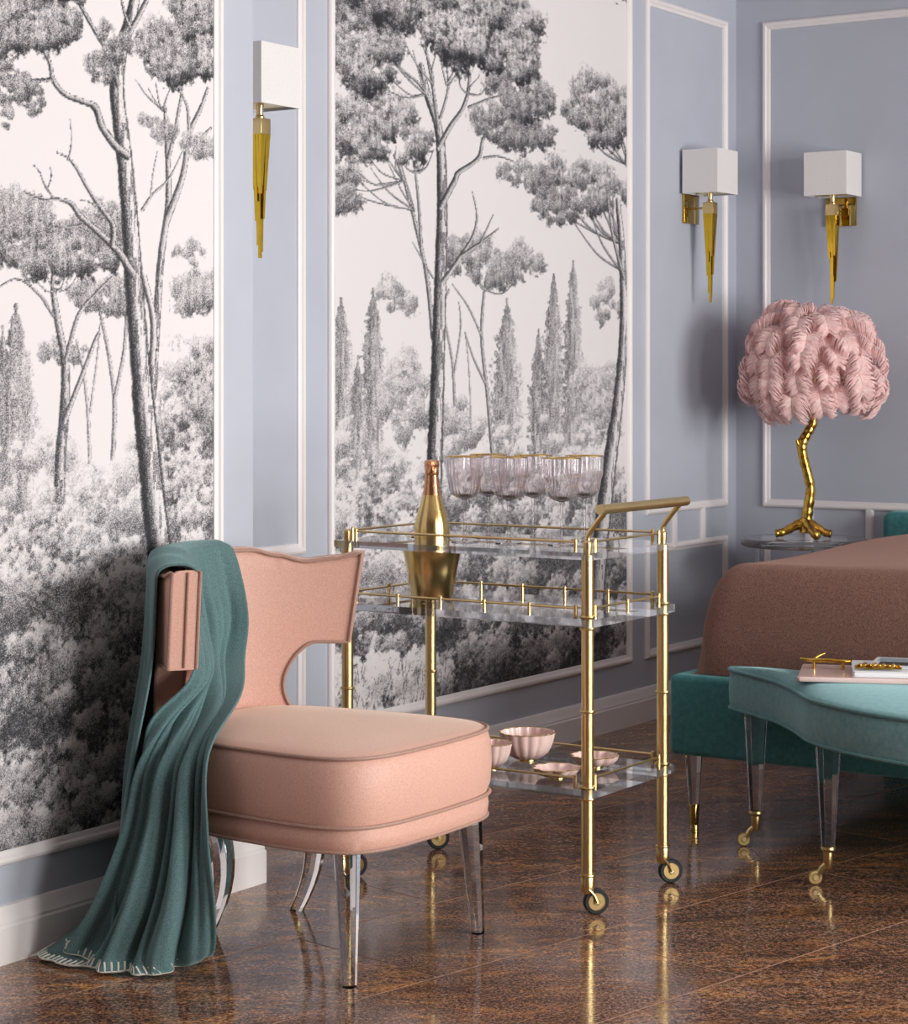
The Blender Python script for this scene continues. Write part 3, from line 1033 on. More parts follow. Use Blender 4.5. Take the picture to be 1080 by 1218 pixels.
prof = [(-.03, .274), (-.008, .274), (.0, .280), (.003, .304), (.0, .328)]
mk('seat_rail', Geo().rings([seat_ring(o, z) for o, z in prof]), M['pink'], chair, 50)
prof = [(-.02, .326), (-.001, .329), (.006, .352), (.009, .398), (.006, .444), (-.001, .469), (-.010, .475), (-.04, .481), (-.08, .486), (-.12, .490), (-.16, .493), (-.195, .495)]
seat = mk('seat_cushion', Geo().rings([seat_ring(o, z) for o, z in prof]), M['pink'], chair, 60)
mk('piping', Geo().tube(seat_ring(.0045, .3285), .0042, 8, closed=True), M['piping'], seat)
mk('piping', Geo().tube(seat_ring(.001, .470), .0042, 8, closed=True), M['piping'], seat)
mk('piping', Geo().tube(seat_ring(.001, .278), .0036, 8, closed=True), M['piping'], chair)


def square_leg(path, widths, rot=math.pi / 4):
    g = Geo()
    rings = []
    for (x, y, z), w in zip(path, widths):
        b = w * .22
        r = w / 2
        P = [(r, r - b), (r - b, r), (-r + b, r), (-r, r - b), (-r, -r + b), (-r + b, -r), (r - b, -r), (r, -r + b)]
        rings.append([(x + p, y + q, z) for p, q in P])
    return g.rings(rings)


for (x0, y0, x1, y1) in ((3.580, -1.105, 3.562, -1.125), (4.045, -1.105, 4.066, -1.115)):
    mk('leg', square_leg([(x0, y0, .277), (x1, y1, 0)], [.050, .026]), M['acrylic'], chair, 20)
for (x0, y0, x1, y1) in ((3.690, -.66, 3.752, -.59), (3.985, -.70, 4.010, -.645)):
    path = []; ws = []
    for k in range(9):
        q = k / 8
        path.append((x0 + (x1 - x0) * q, y0 + (y1 - y0 + .0) * q ** 2 * 1.0 - .02 * math.sin(math.pi * q), .277 * (1 - q)))
        ws.append(.052 - .022 * q)
    mk('leg', square_leg(path, ws), M['acrylic'], chair, 20)

# ------------------------------------------------------------------ teal throw over the back
throw = thing('throw_blanket', 'teal wool throw with cream whipstitched hem draped over the pink chair', 'blanket', (3.42, -.62, 0))
NU = 84
tA, tB = math.radians(-79), math.radians(31)


def arc_row(off, z, ta=tA, tb=tB, over=False):
    # over: z counts from the top edge of the back
    out = []
    for k in range(NU):
        t = ta + (tb - ta) * k / (NU - 1)
        x, y = back_plan(t, off)
        out.append(Vector((x, y, (back_top(t) + z) if over else z)))
    return out


def line_row(P): return resample(catmull([Vector(p) for p in P], 8), NU)


rows = []
# outer fall, from the floor behind the chair up to the ridge
def hang(z, dx, dy, off=.05, squeeze=1.):
    return [Vector((p.x + dx * (1 - k / (NU - 1)), min(p.y + dy, -.436), p.z)) for k, p in enumerate(arc_row(off, z))]


rows.append((line_row([(3.375, -.600, .008), (3.345, -.52, .009), (3.385, -.435, .010), (3.50, -.438, .012), (3.66, -.438, .012)]), -.004))
rows.append((line_row([(3.425, -.620, .026), (3.41, -.54, .030), (3.45, -.450, .034), (3.56, -.442, .036), (3.69, -.440, .036)]), -.006))
rows.append((hang(.12, -.075, .03), -.006))
rows.append((hang(.40, -.035, .015), -.007))
rows.append((arc_row(.048, .62, tA, math.radians(26)), -.005))
rows.append((arc_row(.044, .78), -.002))
rows.append((arc_row(.043, -.002, tA, math.radians(22), over=True), -.001))
rows.append((arc_row(.028, .015, tA, math.radians(19), over=True), .0))
rows.append((arc_row(.0, .020, tA, math.radians(18), over=True), .0))
rows.append((arc_row(-.028, .015, tA, math.radians(20), over=True), .0))
rows.append((arc_row(-.045, -.004, tA, math.radians(25), over=True), .001))
rows.append((arc_row(-.050, .77), .004))
rows.append((arc_row(-.054, .69, math.radians(-70), math.radians(33)), .008))
# inner fall: gathers under the wing, slides off the seat and hangs to the floor
rows.append((line_row([(3.556, -.705, .60), (3.625, -.675, .60), (3.70, -.630, .605), (3.76, -.595, .61), (3.842, -.605, .615)]), .010))
rows.append((line_row([(3.478, -.665, .52), (3.51, -.670, .52), (3.56, -.680, .525), (3.62, -.700, .535), (3.690, -.710, .555)]), .012))
rows.append((line_row([(3.462, -.645, .43), (3.465, -.690, .43), (3.470, -.735, .435), (3.478, -.780, .445), (3.492, -.825, .465)]), .013))
rows.append((line_row([(3.455, -.620, .30), (3.455, -.675, .30), (3.460, -.735, .30), (3.470, -.78, .30), (3.488, -.825, .30)]), .016))
rows.append((line_row([(3.430, -.580, .16), (3.425, -.65, .16), (3.430, -.720, .16), (3.450, -.775, .16), (3.490, -.828, .16)]), .019))
rows.append((line_row([(3.420, -.520, .060), (3.405, -.60, .050), (3.410, -.70, .045), (3.440, -.765, .045), (3.505, -.795, .050)]), .019))
rows.append((line_row([(3.405, -.500, .045), (3.370, -.590, .014), (3.372, -.690, .010), (3.425, -.755, .012), (3.530, -.745, .016)]), .012))
tot = len(rows)
PH = [random.uniform(-.4, .4) for _ in range(6)]


def fold(u, amp, v):
    s = math.sin(2 * math.pi * (3.6 * u + .05 * v) + PH[0]) + .55 * math.sin(2 * math.pi * (6.7 * u - .04 * v) + 1.3) + .3 * math.sin(2 * math.pi * (11 * u) + .5)
    return amp * (s + 1.0)


disp = []
for i, (r, amp) in enumerate(rows):
    out = []
    for k in range(NU):
        a, b = r[max(k - 1, 0)], r[min(k + 1, NU - 1)]
        t = (b - a); n = Vector((t.y, -t.x, 0))
        if n.length > 1e-9: n.normalize()
        out.append(r[k] + n * fold(k / (NU - 1), amp, i))
    disp.append(out)
SUB = 7
cols = [catmull([disp[i][k] for i in range(tot)], SUB) for k in range(NU)]
R2 = [[cols[k][i] for k in range(NU)] for i in range(len(cols[0]))]
for r in R2:
    for p in r:
        p.z = max(p.z, .006)
        p.y = min(p.y, -.422)
cloth = mk('cloth', Geo().grid([[tuple(p) for p in r] for r in R2]), M['throw'], throw, 0)
cloth.data.polygons.foreach_set('use_smooth', [True] * len(cloth.data.polygons))
md = cloth.modifiers.new('thickness', 'SOLIDIFY'); md.thickness = .005; md.offset = 0
g = Geo()
for row, nxt in ((R2[-1], R2[-4]), (R2[0], R2[3])):
    ns = int(sum((b - a).length for a, b in zip(row, row[1:])) / .0135); rs = resample(row, ns); rn = resample(nxt, ns)
    for a, b in zip(rs[1:-1], rn[1:-1]):
        d = (b - a).normalized()
        g.tube([a - d * .003 + Vector((0, 0, .002)), a + d * .016 + Vector((0, 0, .005))], .0023, 5)
st = mk('whipstitch', g, M['stitch'], throw)
st['kind'] = 'stuff'
mk('hem', Geo().tube([tuple(p) for p in R2[-1]], .0026, 6).tube([tuple(p) for p in R2[0]], .0026, 6), M['stitch'], throw)

# ------------------------------------------------------------------ bar cart
X0, X1, Y0, Y1 = 4.348, 4.722, -1.238, -.546
cart = thing('bar_cart', 'brass bar cart with three clear acrylic shelves on four casters', 'cart', ((X0 + X1) / 2, (Y0 + Y1) / 2, 0))
PR = .0145
ZT, ZM, ZB = .845, .690, .293
for (x, y) in ((X0, Y0), (X1, Y0), (X0, Y1), (X1, Y1)):
    post = mk('post', Geo().lathe([(PR, .068), (PR, .838)], 20, (x, y, 0)), M['brass'], cart)
    g = Geo()
    for z in (.092, ZB - .023, ZB + .004, .474, ZM - .023, ZM + .004):
        g = Geo().lathe([(PR, z - .004), (PR + .003, z - .003), (PR + .004, z), (PR + .003, z + .003), (PR, z + .004)], 20, (x, y, 0))
        mk('collar', g, M['brass'], post)
    mk('cap', Geo().lathe([(.008, .838), (.010, .850), (.010, .868), (.007, .872), (0, .872)], 16, (x, y, 0)), M['brass'], post)
    # caster: stem cup, fork and wheel, trailing along the view's right
    cs = mk('caster', Geo().lathe([(.011, .050), (.0155, .056), (.0165, .068), (.0165, .088), (.0145, .092)], 18, (x, y, 0)), M['brass'], cart)
    dx, dy = (.70, -.71)                                   # trail direction
    ax = Vector((-dy, dx, 0))                              # wheel axle
    c = Vector((x + dx * .020, y + dy * .020, .0305))
    g = Geo()
    for s in (-1, 1):
        p0 = Vector((x, y, .062)) + ax * s * .009; p1 = c + ax * s * .013
        g.tube([p0, (p0 + p1) / 2 + Vector((dx * .004, dy * .004, 0)), p1], [.008, .007, .007], 8, flat=.5)
    mk('fork', g, M['brass'], cs)

    def disc(rad, half, ch, seg=28):
        rr = []
        for (q, w) in ((rad - ch, -half), (rad, -half + ch), (rad, half - ch), (rad - ch, half)):
            rr.append([tuple(c + ax * w + Vector((dx, dy, 0)) * q * math.cos(2 * math.pi * k / seg) + Vector((0, 0, 1)) * q * math.sin(2 * math.pi * k / seg)) for k in range(seg)])
        return Geo().rings(rr)
    mk('tyre', disc(.0300, .0085, .003), M['rubber'], cs)
    mk('hub', disc(.0215, .0098, .002), M['hub'], cs)
    mk('axle_cap', disc(.0070, .0150, .002), M['brass'], cs)


def shelf_poly(hole=None):
    e = .026; r = .012
    P = []
    for (cx, cy, a0) in ((X1 + e - r, Y1 + e - r, 0), (X0 - e + r, Y1 + e - r, 90), (X0 - e + r, Y0 - e + r, 180), (X1 + e - r, Y0 - e + r, 270)):
        for k in range(5):
            a = math.radians(a0 + 22.5 * k)
            P.append((cx + r * math.cos(a), cy + r * math.sin(a)))
    return P


BX, BY = 4.540, -.672                                      # ice bucket well
HOLE = .062


def shelf_with_hole(z0, z1):
    """slab with a round well for the bottle, outer outline joined to the well by radial strips"""
    n = 48; g = Geo()
    P = [Vector((x, y, 0)) for x, y in shelf_poly()]
    out = []
    for k in range(n):
        a = 2 * math.pi * k / n
        d = Vector((math.cos(a), math.sin(a), 0)); o = Vector((BX, BY, 0)); best = None
        for i in range(len(P)):
            p, q = P[i], P[(i + 1) % len(P)]; e = q - p
            den = d.x * e.y - d.y * e.x
            if abs(den) < 1e-9: continue
            w = p - o; t = (w.x * e.y - w.y * e.x) / den; s = (w.x * d.y - w.y * d.x) / den
            if t > 0 and -1e-6 <= s <= 1 + 1e-6 and (best is None or t < best): best = t
        out.append(o + d * best)
    inn = [Vector((BX + HOLE * math.cos(2 * math.pi * k / n), BY + HOLE * math.sin(2 * math.pi * k / n), 0)) for k in range(n)]
    # real slab corners replace the nearest radial hit
    for (x, y) in ((X0 - .024, Y0 - .024), (X1 + .024, Y0 - .024), (X0 - .024, Y1 + .024), (X1 + .024, Y1 + .024)):
        k = min(range(n), key=lambda i: (out[i] - Vector((x, y, 0))).length); out[k] = Vector((x, y, 0))
    V = [(*p.xy, z) for z in (z0, z1) for p in out] + [(*p.xy, z) for z in (z0, z1) for p in inn]
    top = [(n + k, n + (k + 1) % n, 3 * n + (k + 1) % n, 3 * n + k) for k in range(n)]
    bot = [(k, (k + 1) % n, 2 * n + (k + 1) % n, 2 * n + k) for k in range(n)]
    side = [(k, (k + 1) % n, n + (k + 1) % n, n + k) for k in range(n)]
    ins = [(2 * n + k, 2 * n + (k + 1) % n, 3 * n + (k + 1) % n, 3 * n + k) for k in range(n)]
    g.v = V; g.f = top + bot + side + ins; g.m = [0] * (2 * n) + [1] * (2 * n)
    return g


for z, hole in ((ZT, True), (ZM, False), (ZB, False)):
    gg = shelf_with_hole(z - .017, z) if hole else Geo().prism(shelf_poly(), z - .018, z, 0, 1)
    sh = mk('shelf', gg, [M['shelf'], M['shelf_edge']], cart, 30)
    zr = z + .023
    e = .004
    ends = [((X0, Y0 + .03), (X0, Y1 - .03), (-e, 0)), ((X1, Y0 + .03), (X1, Y1 - .03), (e, 0)), ((X0 + .028, Y0), (X1 - .028, Y0), (0, -e)), ((X0 + .028, Y1), (X1 - .028, Y1), (0, e))]
    for (a, b, off) in ends:
        mk('rail', Geo().tube([(a[0] + off[0], a[1] + off[1], zr), (b[0] + off[0], b[1] + off[1], zr)], .0030, 8), M['brass'], sh)
        long = abs(a[1] - b[1]) > .3
        npin = {ZT: 2, ZM: (6 if long else 3), ZB: 2}[z]
        for k in range(npin):
            q = k / (npin - 1)
            px, py = a[0] + off[0] + (b[0] - a[0]) * q, a[1] + off[1] + (b[1] - a[1]) * q
            mk('rail_pin', Geo().lathe([(.0046, z - .001), (.0046, zr + .006), (.003, zr + .008), (0, zr + .008)], 10, (px, py, 0)), M['brass'], sh)
# push handle at the near end
HY = Y0 - .052
handle = mk('handle', Geo().tube([(X0 - .034, HY, .947), (X1 + .026, HY, .947)], .0118, 20), M['brass'], cart)
for x in (X0, X1):
    mk('handle_arm', Geo().tube(catmull([(x, Y0, .868), (x, Y0 - .003, .886), (x, Y0 - .026, .916), (x, HY, .945)], 5), .0066, 12), M['brass'], handle)

# ------------------------------------------------------------------ bucket, bottle, glasses, bowls on the cart
ZMB = ZM + .0004
bucket = thing('ice_bucket', 'polished gold ice bucket holding a champagne bottle on the cart', 'bucket', (BX, BY, ZM))
mk('shell', Geo().lathe([(0, ZMB), (.052, ZMB), (.0545, ZMB + .003), (.064, ZMB + .07), (.0765, ZMB + .130), (.0785, ZMB + .1325), (.0770, ZMB + .134), (.0745, ZMB + .131), (.0625, ZMB + .07), (.052, ZMB + .008), (0, ZMB + .006)], 56, (BX, BY, 0)), M['gold'], bucket)
bz = ZM + .0080
bottle = thing('champagne_bottle', 'gold champagne bottle with copper foil neck standing in the gold bucket', 'bottle', (BX, BY, bz))
mk('body', Geo().lathe([(0, .0), (.040, .0), (.0445, .004), (.0455, .02), (.0455, .155), (.0440, .178), (.0385, .205), (.0300, .232), (.0235, .255), (0, .256)], 48, (BX, BY, bz)), M['gold'], bottle)
mk('foil', Geo().lathe([(.0243, .250), (.0215, .268), (.0185, .292), (.0168, .306), (.0168, .309), (0, .309)], 36, (BX, BY, bz)), M['copper'], bottle)
mk('cap', Geo().lathe([(.0165, .305), (.0180, .308), (.0182, .316), (.0170, .320), (.0185, .330), (.0188, .337), (.0165, .343), (.0, .345)], 36, (BX, BY, bz),
                      lambda a, i: 1 + .05 * math.sin(9 * a) * (i > 2)), M['copper'], bottle)

gl = thing('champagne_glass', 'x', 'glass', (0, 0, 0), 'gold-rimmed champagne glasses on the cart')
rib = lambda a, i: 1 + .03 * math.cos(26 * a)
outer = [(.0042, .104), (.010, .106), (.022, .110), (.0320, .118), (.0375, .130), (.0395, .144), (.0400, .152), (.0425, .157), (.0448, .163), (.0455, .175), (.0460, .190), (.0464, .2100)]
inner = [(.0448, .2100), (.0443, .190), (.0438, .175), (.0430, .165), (.0408, .159), (.0383, .153), (.0376, .144), (.0356, .131), (.0302, .120), (.020, .113), (.008, .110), (0, .109)]
bowl = mk('bowl', Geo().lathe(outer + inner, 120, (0, 0, 0), rib), M['crystal'], gl, 60)
mk('rim', Geo().lathe([(.0446, .2095), (.0466, .2095), (.0470, .2110), (.0464, .2125), (.0448, .2125), (.0442, .2110)], 60, (0, 0, 0), lambda a, i: 1 + .012 * math.cos(30 * a), close=True), M['gold'], gl)
mk('stem', Geo().lathe([(.0085, .0035), (.0045, .008), (.0034, .02), (.0031, .06), (.0036, .095), (.0055, .106)], 18), M['crystal'], gl)
mk('foot', Geo().lathe([(0, 0), (.0330, 0), (.0340, .0012), (.0330, .0022), (.020, .0030), (.0080, .0042), (0, .0045)], 40), M['crystal'], gl)
spots = [(4.452, -.829), (4.600, -.805), (4.470, -.946), (4.620, -.925), (4.490, -1.085), (4.660, -1.051)]
GL = ['gold-rimmed ribbed champagne glass directly beside the champagne bottle', 'gold-rimmed ribbed champagne glass second from the bottle, in the row towards the handle',
      'gold-rimmed ribbed champagne glass third from the bottle, in the row towards the handle', 'gold-rimmed ribbed champagne glass fourth from the bottle, in the row towards the handle',
      'gold-rimmed ribbed champagne glass fifth from the bottle, next to last before the handle', 'gold-rimmed ribbed champagne glass farthest from the bottle, by the cart handle']
for k, (x, y) in enumerate(spots):
    if k == 0:
        gl.location = (x, y, ZT + .0004); gl['label'] = GL[0]
    else:
        dup(gl, (x, y, ZT + .0004), k * .7, GL[k])


ZBB = ZB + .0004


def fluted(name, prof_o, prof_i, lobes, depth, x, y, label, seg=96, pinch=None):
    r = thing(name, label, 'bowl', (x, y, ZBB), 'pink bowls on the lowest shelf')
    n = len(prof_o) + len(prof_i)
    fl = lambda a, i: 1 + depth * min(1, (i if i < len(prof_o) else n - i) / 3.0) * (abs(math.cos(lobes * a / 2)) - .5)
    mk('body', Geo().lathe(prof_o + prof_i, seg, (x, y, ZBB), fl), M['ceramic'], r, 60)
    mk('foot_ring', Geo().lathe([(prof_o[1][0] - .002, .0), (prof_o[1][0] + .001, .0), (prof_o[1][0] + .001, .005), (prof_o[1][0] - .002, .005)], 40, (x, y, ZBB)), M['gold'], r)
    rim = [(x + prof_o[-1][0] * fl(a, len(prof_o) - 1) * math.cos(a), y + prof_o[-1][0] * fl(a, len(prof_o) - 1) * math.sin(a), ZBB + prof_o[-1][1]) for a in np.linspace(0, 2 * math.pi, 97)[:-1]]
    mk('rim', Geo().tube(rim, .0013, 6, closed=True), M['gold'], r)
    return r


def bowl_prof(R, Hh, w=.0035):
    o = [(0, .004), (R * .36, .004), (R * .48, .006), (R * .74, Hh * .28), (R * .90, Hh * .6), (R, Hh)]
    i = [(R - w, Hh), (R * .90 - w, Hh * .6), (R * .74 - w, Hh * .30 + .003), (R * .42, .011), (0, .010)]
    return o, i


fluted('fluted_bowl', *bowl_prof(.069, .071), 16, .07, 4.592, -.925, 'large pink fluted bowl, the tallest on the lowest cart shelf')
fluted('fluted_bowl', *bowl_prof(.052, .062), 16, .07, 4.452, -.905, 'small pink fluted bowl half hidden behind the pink seat')
fluted('scalloped_dish', *bowl_prof(.055, .024), 8, .16, 4.432, -1.105, 'low pale pink scalloped dish at the shelf edge nearest the chair')
fluted('scalloped_dish', *bowl_prof(.057, .030), 10, .14, 4.600, -1.115, 'pink scalloped dish beside the front brass post, away from the chair')
# ------------------------------------------------------------------ wall sconces
def make_sconce():
    r = thing('wall_sconce', 'x', 'sconce', (0, 0, 0), 'brass wall sconces with white box shades')
    mk('back_plate', Geo().rbox(-.062, .062, -.012, 0, -.058, .058, .003, 2), M['bronze'], r)
    mk('arm', Geo().tube([(0, -.010, 0), (0, -.088, 0)], .0045, 10), M['brass'], r)
    yc = -.088
    w, d, z0, z1, t = .086, .073, .052, .216, .004
    g = Geo()
    O = [(-w, yc - d), (w, yc - d), (w, yc + d), (-w, yc + d)]
    I = [(-w + t, yc - d + t), (w - t, yc - d + t), (w - t, yc + d - t), (-w + t, yc + d - t)]
    vs = [(x, y, z) for z in (z0, z1) for x, y in O] + [(x, y, z) for z in (z0, z1) for x, y in I]
    fs = []
    for k in range(4):
        l = (k + 1) % 4
        fs += [(k, l, 4 + l, 4 + k), (8 + k, 12 + k, 12 + l, 8 + l), (k, 8 + k, 8 + l, l), (4 + k, 4 + l, 12 + l, 12 + k)]
    sh = mk('shade', g.add(vs, fs), M['shade'], r, 0)
    mk('diffuser', Geo().box(-w + t, w - t, yc - d + t, yc + d - t, z0 + .006, z0 + .009), M['brass'], sh, 0)
    mk('diffuser', Geo().box(-w + t, w - t, yc - d + t, yc + d - t, z1 - .009, z1 - .006), M['shade'], sh, 0)
    mk('neck', Geo().lathe([(.0, .020), (.012, .020), (.013, .026), (.009, .031), (.0095, .052), (.012, .059), (0, .059)], 20, (0, yc, 0)), M['brass'], r)
    mk('block', Geo().rbox(-.021, .021, yc - .021, yc + .021, -.022, .021, .0015, 2), M['brass'], r)
    rnd = random.Random(4)
    for i in range(4):
        for j in range(4):
            fx, fy = (i - 1.5) / 1.5, (j - 1.5) / 1.5
            L = {(1, 1): .335, (1, 2): .300, (2, 1): .318, (2, 2): .275}.get((i, j), .13 + rnd.uniform(0, .13))
            a = .0158; b = a * (1 - .42 * L / .34)
            top = (fx * a, yc + fy * a); bot = (fx * b * .7, yc + fy * b * .7)
            s0, s1 = .0047, .0038
            ring = lambda c, s, z: [(c[0] - s, c[1] - s, z), (c[0] + s, c[1] - s, z), (c[0] + s, c[1] + s, z), (c[0] - s, c[1] + s, z)]
            mk('rod', Geo().rings([ring(top, s0, -.020), ring(bot, s1, -.022 - L)]), M['gold_rich'], r, 0)
    return r


sc = make_sconce()
sc.location = (4.573, 0, 1.933); sc['label'] = 'gold rod wall sconce hanging between the two tree murals'
dup(sc, (7.294, 0, 1.893), 0, 'gold rod wall sconce on the narrow panel of the mural wall, beside the corner')
dup(sc, (7.70, -.447, 1.891), math.radians(-90), 'gold rod wall sconce right above the pink feather lamp')

# ------------------------------------------------------------------ bedside table and feather lamp
LX, LY, LZ = 7.335, -.452, .660
table = thing('side_table', 'round clear glass side table beside the bed, under the feather lamp', 'table', (LX, LY, 0))
mk('table_top', Geo().lathe([(0, LZ - .030), (.222, LZ - .030), (.232, LZ - .024), (.232, LZ - .005), (.226, LZ), (0, LZ)], 72, (LX, LY, 0)), M['shelf_edge'], table)
mk('lower_shelf', Geo().lathe([(0, .20), (.19, .20), (.195, .206), (.195, .216), (.19, .22), (0, .22)], 64, (LX, LY, 0)), M['shelf_edge'], table)
for k in range(3):
    a = math.radians(100 + 120 * k)
    x, y = LX + .17 * math.cos(a), LY + .17 * math.sin(a)
    lg = mk('leg', Geo().lathe([(.011, .0), (.017, .30), (.019, LZ - .029)], 16, (x, y, 0)), M['acrylic'], table)
    mk('ferrule', Geo().lathe([(.0125, 0), (.0135, .04), (.0115, .041)], 16, (x, y, 0)), M['brass'], lg)

lamp = thing('feather_table_lamp', 'table lamp with pink ostrich feather shade on a gilded branch base', 'lamp', (LX, LY, LZ))
U = .0031
rx, ry = math.sin(YAW), -math.cos(YAW)


def lp(dx, dz, dep=0.):
    """dx across and dz up in lamp measures, dep towards the room"""
    return Vector((LX + rx * dx * U - math.cos(YAW) * dep, LY + ry * dx * U - math.sin(YAW) * dep, LZ + dz * U))


rnd = random.Random(9)


def knobbly(path, radii, sub=6, seg=12, amp=.10):
    P = catmull(path, sub); n = len(P); R = []
    for i in range(n):
        q = i / (n - 1) * (len(radii) - 1); k = min(int(q), len(radii) - 2)
        R.append((radii[k] + (radii[k + 1] - radii[k]) * (q - k)) * (1 + amp * math.sin(i * 1.9) * rnd.uniform(.3, 1)))
    return Geo().tube(P, R, seg)


ob = mk('branch_stem', knobbly([lp(2, 6), lp(3, 16), lp(5, 35), lp(8, 58), lp(4, 78), lp(-1, 98), lp(-2, 112), lp(4, 124), lp(11, 138), lp(12, 160), lp(12, 185), lp(12, 240)],
                              [.024, .022, .0195, .0175, .0175, .0175, .0205, .0180, .0165, .0165, .0140, .010]), M['gold_leaf'], lamp, 70)
mk('side_shoot', knobbly([lp(-1, 104), lp(-6, 109, .004), lp(-9, 117, .006)], [.010, .008, .005], 4), M['gold_leaf'], ob, 70)
for (ex, ey, dep) in ((-34, 5.9, .00), (31, 5.9, .03), (9, 5.9, .12)):
    mk('root_foot', knobbly([lp(2, 20), lp(2 + (ex - 2) * .35, 14, dep * .3), lp(2 + (ex - 2) * .75, 7, dep * .75), lp(ex, ey - .5, dep)], [.021, .017, .0145, .0150], 5, 12, .12), M['gold_leaf'], lamp, 70)

# inner shade frame carrying the feathers
SH0 = 170 * U
dome = [(.105, .0), (.185, .010), (.205, .05), (.205, .10), (.185, .15), (.140, .200), (.080, .226), (0, .232)]
axis = lp(12, 0)
DZ = LZ + 190 * U
mk('shade_form', Geo().lathe(dome, 40, (axis.x, axis.y, DZ)), M['feather_core'], lamp, 70)


def feather_geo(L, W, curl, seed):
    """drooping ostrich plume: quill and close-set barbs, base at origin, outwards along +x"""
    r = random.Random(seed); g = Geo(); N = 58
    def spine(q):
        a = curl * q * q * 1.0
        x = 0.; z = 0.; steps = 12
        for k in range(steps):
            b = math.radians(28) - curl * ((k + .5) / steps * q) ** 1.25
            x += math.cos(b) * L * q / steps; z += math.sin(b) * L * q / steps
        return Vector((x, 0, z)), math.radians(28) - curl * q ** 1.25
    g.tube([spine(k / 10)[0] for k in range(11)], [.0022 * (1 - .07 * k) for k in range(11)], 5, mi=1)
    for s in (-1, 1):
        for k in range(N):
            q = .10 + .90 * k / (N - 1)
            p, an = spine(q)
            t = Vector((math.cos(an), 0, math.sin(an))); nrm = Vector((-math.sin(an), 0, math.cos(an)))
            wd = W * min(1, .35 + 1.3 * q) * (1 - .55 * q ** 3) * (r.uniform(.62, 1.0) if r.random() < .3 else r.uniform(.9, 1.15))
            lean = .5 + 3.0 * q * q
            pts = []
            for j in range(5):
                w = j / 4
                pts.append(p + Vector((0, s, 0)) * wd * math.sin(w * 1.35) / 1.0 * (1 - .25 * w * w) + t * wd * (.35 * w * lean) + nrm * (.020 * math.sin(w * 2.4) - .055 * w * w * wd / W) + Vector((0, 0, r.uniform(-.004, .004) * w)))
            wb = .0036; roll = r.uniform(-.55, .55)
            vs = []
            for j, c in enumerate(pts):
                hw = wb * (1 - .75 * (j / 4) ** 2)
                ro = roll * (.4 + .6 * j / 4)
                e = t * math.cos(ro) * hw + nrm * math.sin(ro) * hw
                vs += [c - e / 1.5, c + e / 1.5]
            g.add(vs, [(2 * j, 2 * j + 1, 2 * j + 3, 2 * j + 2) for j in range(4)])
    return g


protos = []
rnd = random.Random(21)
first = True
FE = [feather_geo(.150, .078, math.radians(122), 1), feather_geo(.160, .084, math.radians(134), 2), feather_geo(.142, .074, math.radians(112), 3)]
FM = []
for gph in FE:
    me = bpy.data.meshes.new('feather'); me.from_pydata(gph.v, [], gph.f)
    me.materials.append(M['feather']); me.materials.append(M['quill'])
    me.polygons.foreach_set('material_index', gph.m); me.polygons.foreach_set('use_smooth', [True] * len(gph.f)); me.update()
    FM.append(me)
for (zr, rad, n, tilt) in ((-.004, .150, 14, -40), (.050, .172, 14, -26), (.105, .165, 13, -12), (.155, .135, 11, 2), (.200, .085, 8, 14), (.226, .030, 5, 30)):
    for k in range(n):
        a = 2 * math.pi * (k + .5 * (round(zr * 100) % 2) + rnd.uniform(-.22, .22)) / n
        o = bpy.data.objects.new('feather', rnd.choice(FM)); col.objects.link(o); o.parent = lamp
        o.location = (axis.x - LX + rad * math.cos(a), axis.y - LY + rad * math.sin(a), DZ - LZ + zr + rnd.uniform(-.012, .012))
        o.rotation_euler = (rnd.uniform(-.25, .25), -math.radians(tilt + rnd.uniform(-9, 9)), a + rnd.uniform(-.15, .15))
        s = rnd.uniform(.88, 1.15); o.scale = (s, s, s)

# ------------------------------------------------------------------ bed
bed = thing('bed', 'low bed with teal velvet base, short clear legs and teal headboard', 'bed', (6.5, -1.95, 0))
FX, BY0, BY1 = 5.335, -2.92, -.935
base = mk('base', Geo().rbox(FX, 7.56, BY0, BY1, .200, .424, .018, 4), M['bed_velvet'], bed, 40)
mk('headboard', Geo().rbox(7.575, 7.694, -3.20, -.655, .10, .752, .035, 4), M['bed_velvet'], bed, 40)
for (x, y) in ((5.392, -.985), (5.392, -2.87), (7.45, -.985), (7.45, -2.87)):
    lg = mk('leg', Geo().lathe([(.0150, .050), (.0265, .203)], 8, (x, y, 0)), M['acrylic'], bed, 20)
    mk('ferrule', Geo().lathe([(.0150, .058), (.0155, .045), (.0125, .0), (0, 0)], 20, (x, y, 0)), M['bronze'], lg)

cover = thing('bedspread', 'brown boucle bedspread mounded over the teal bed', 'bedspread', (6.45, -1.95, .42))
NXc, NYc = 60, 60
g = Geo()
cx0, cx1, cy0, cy1 = 5.372, 7.57, -2.86, -.985


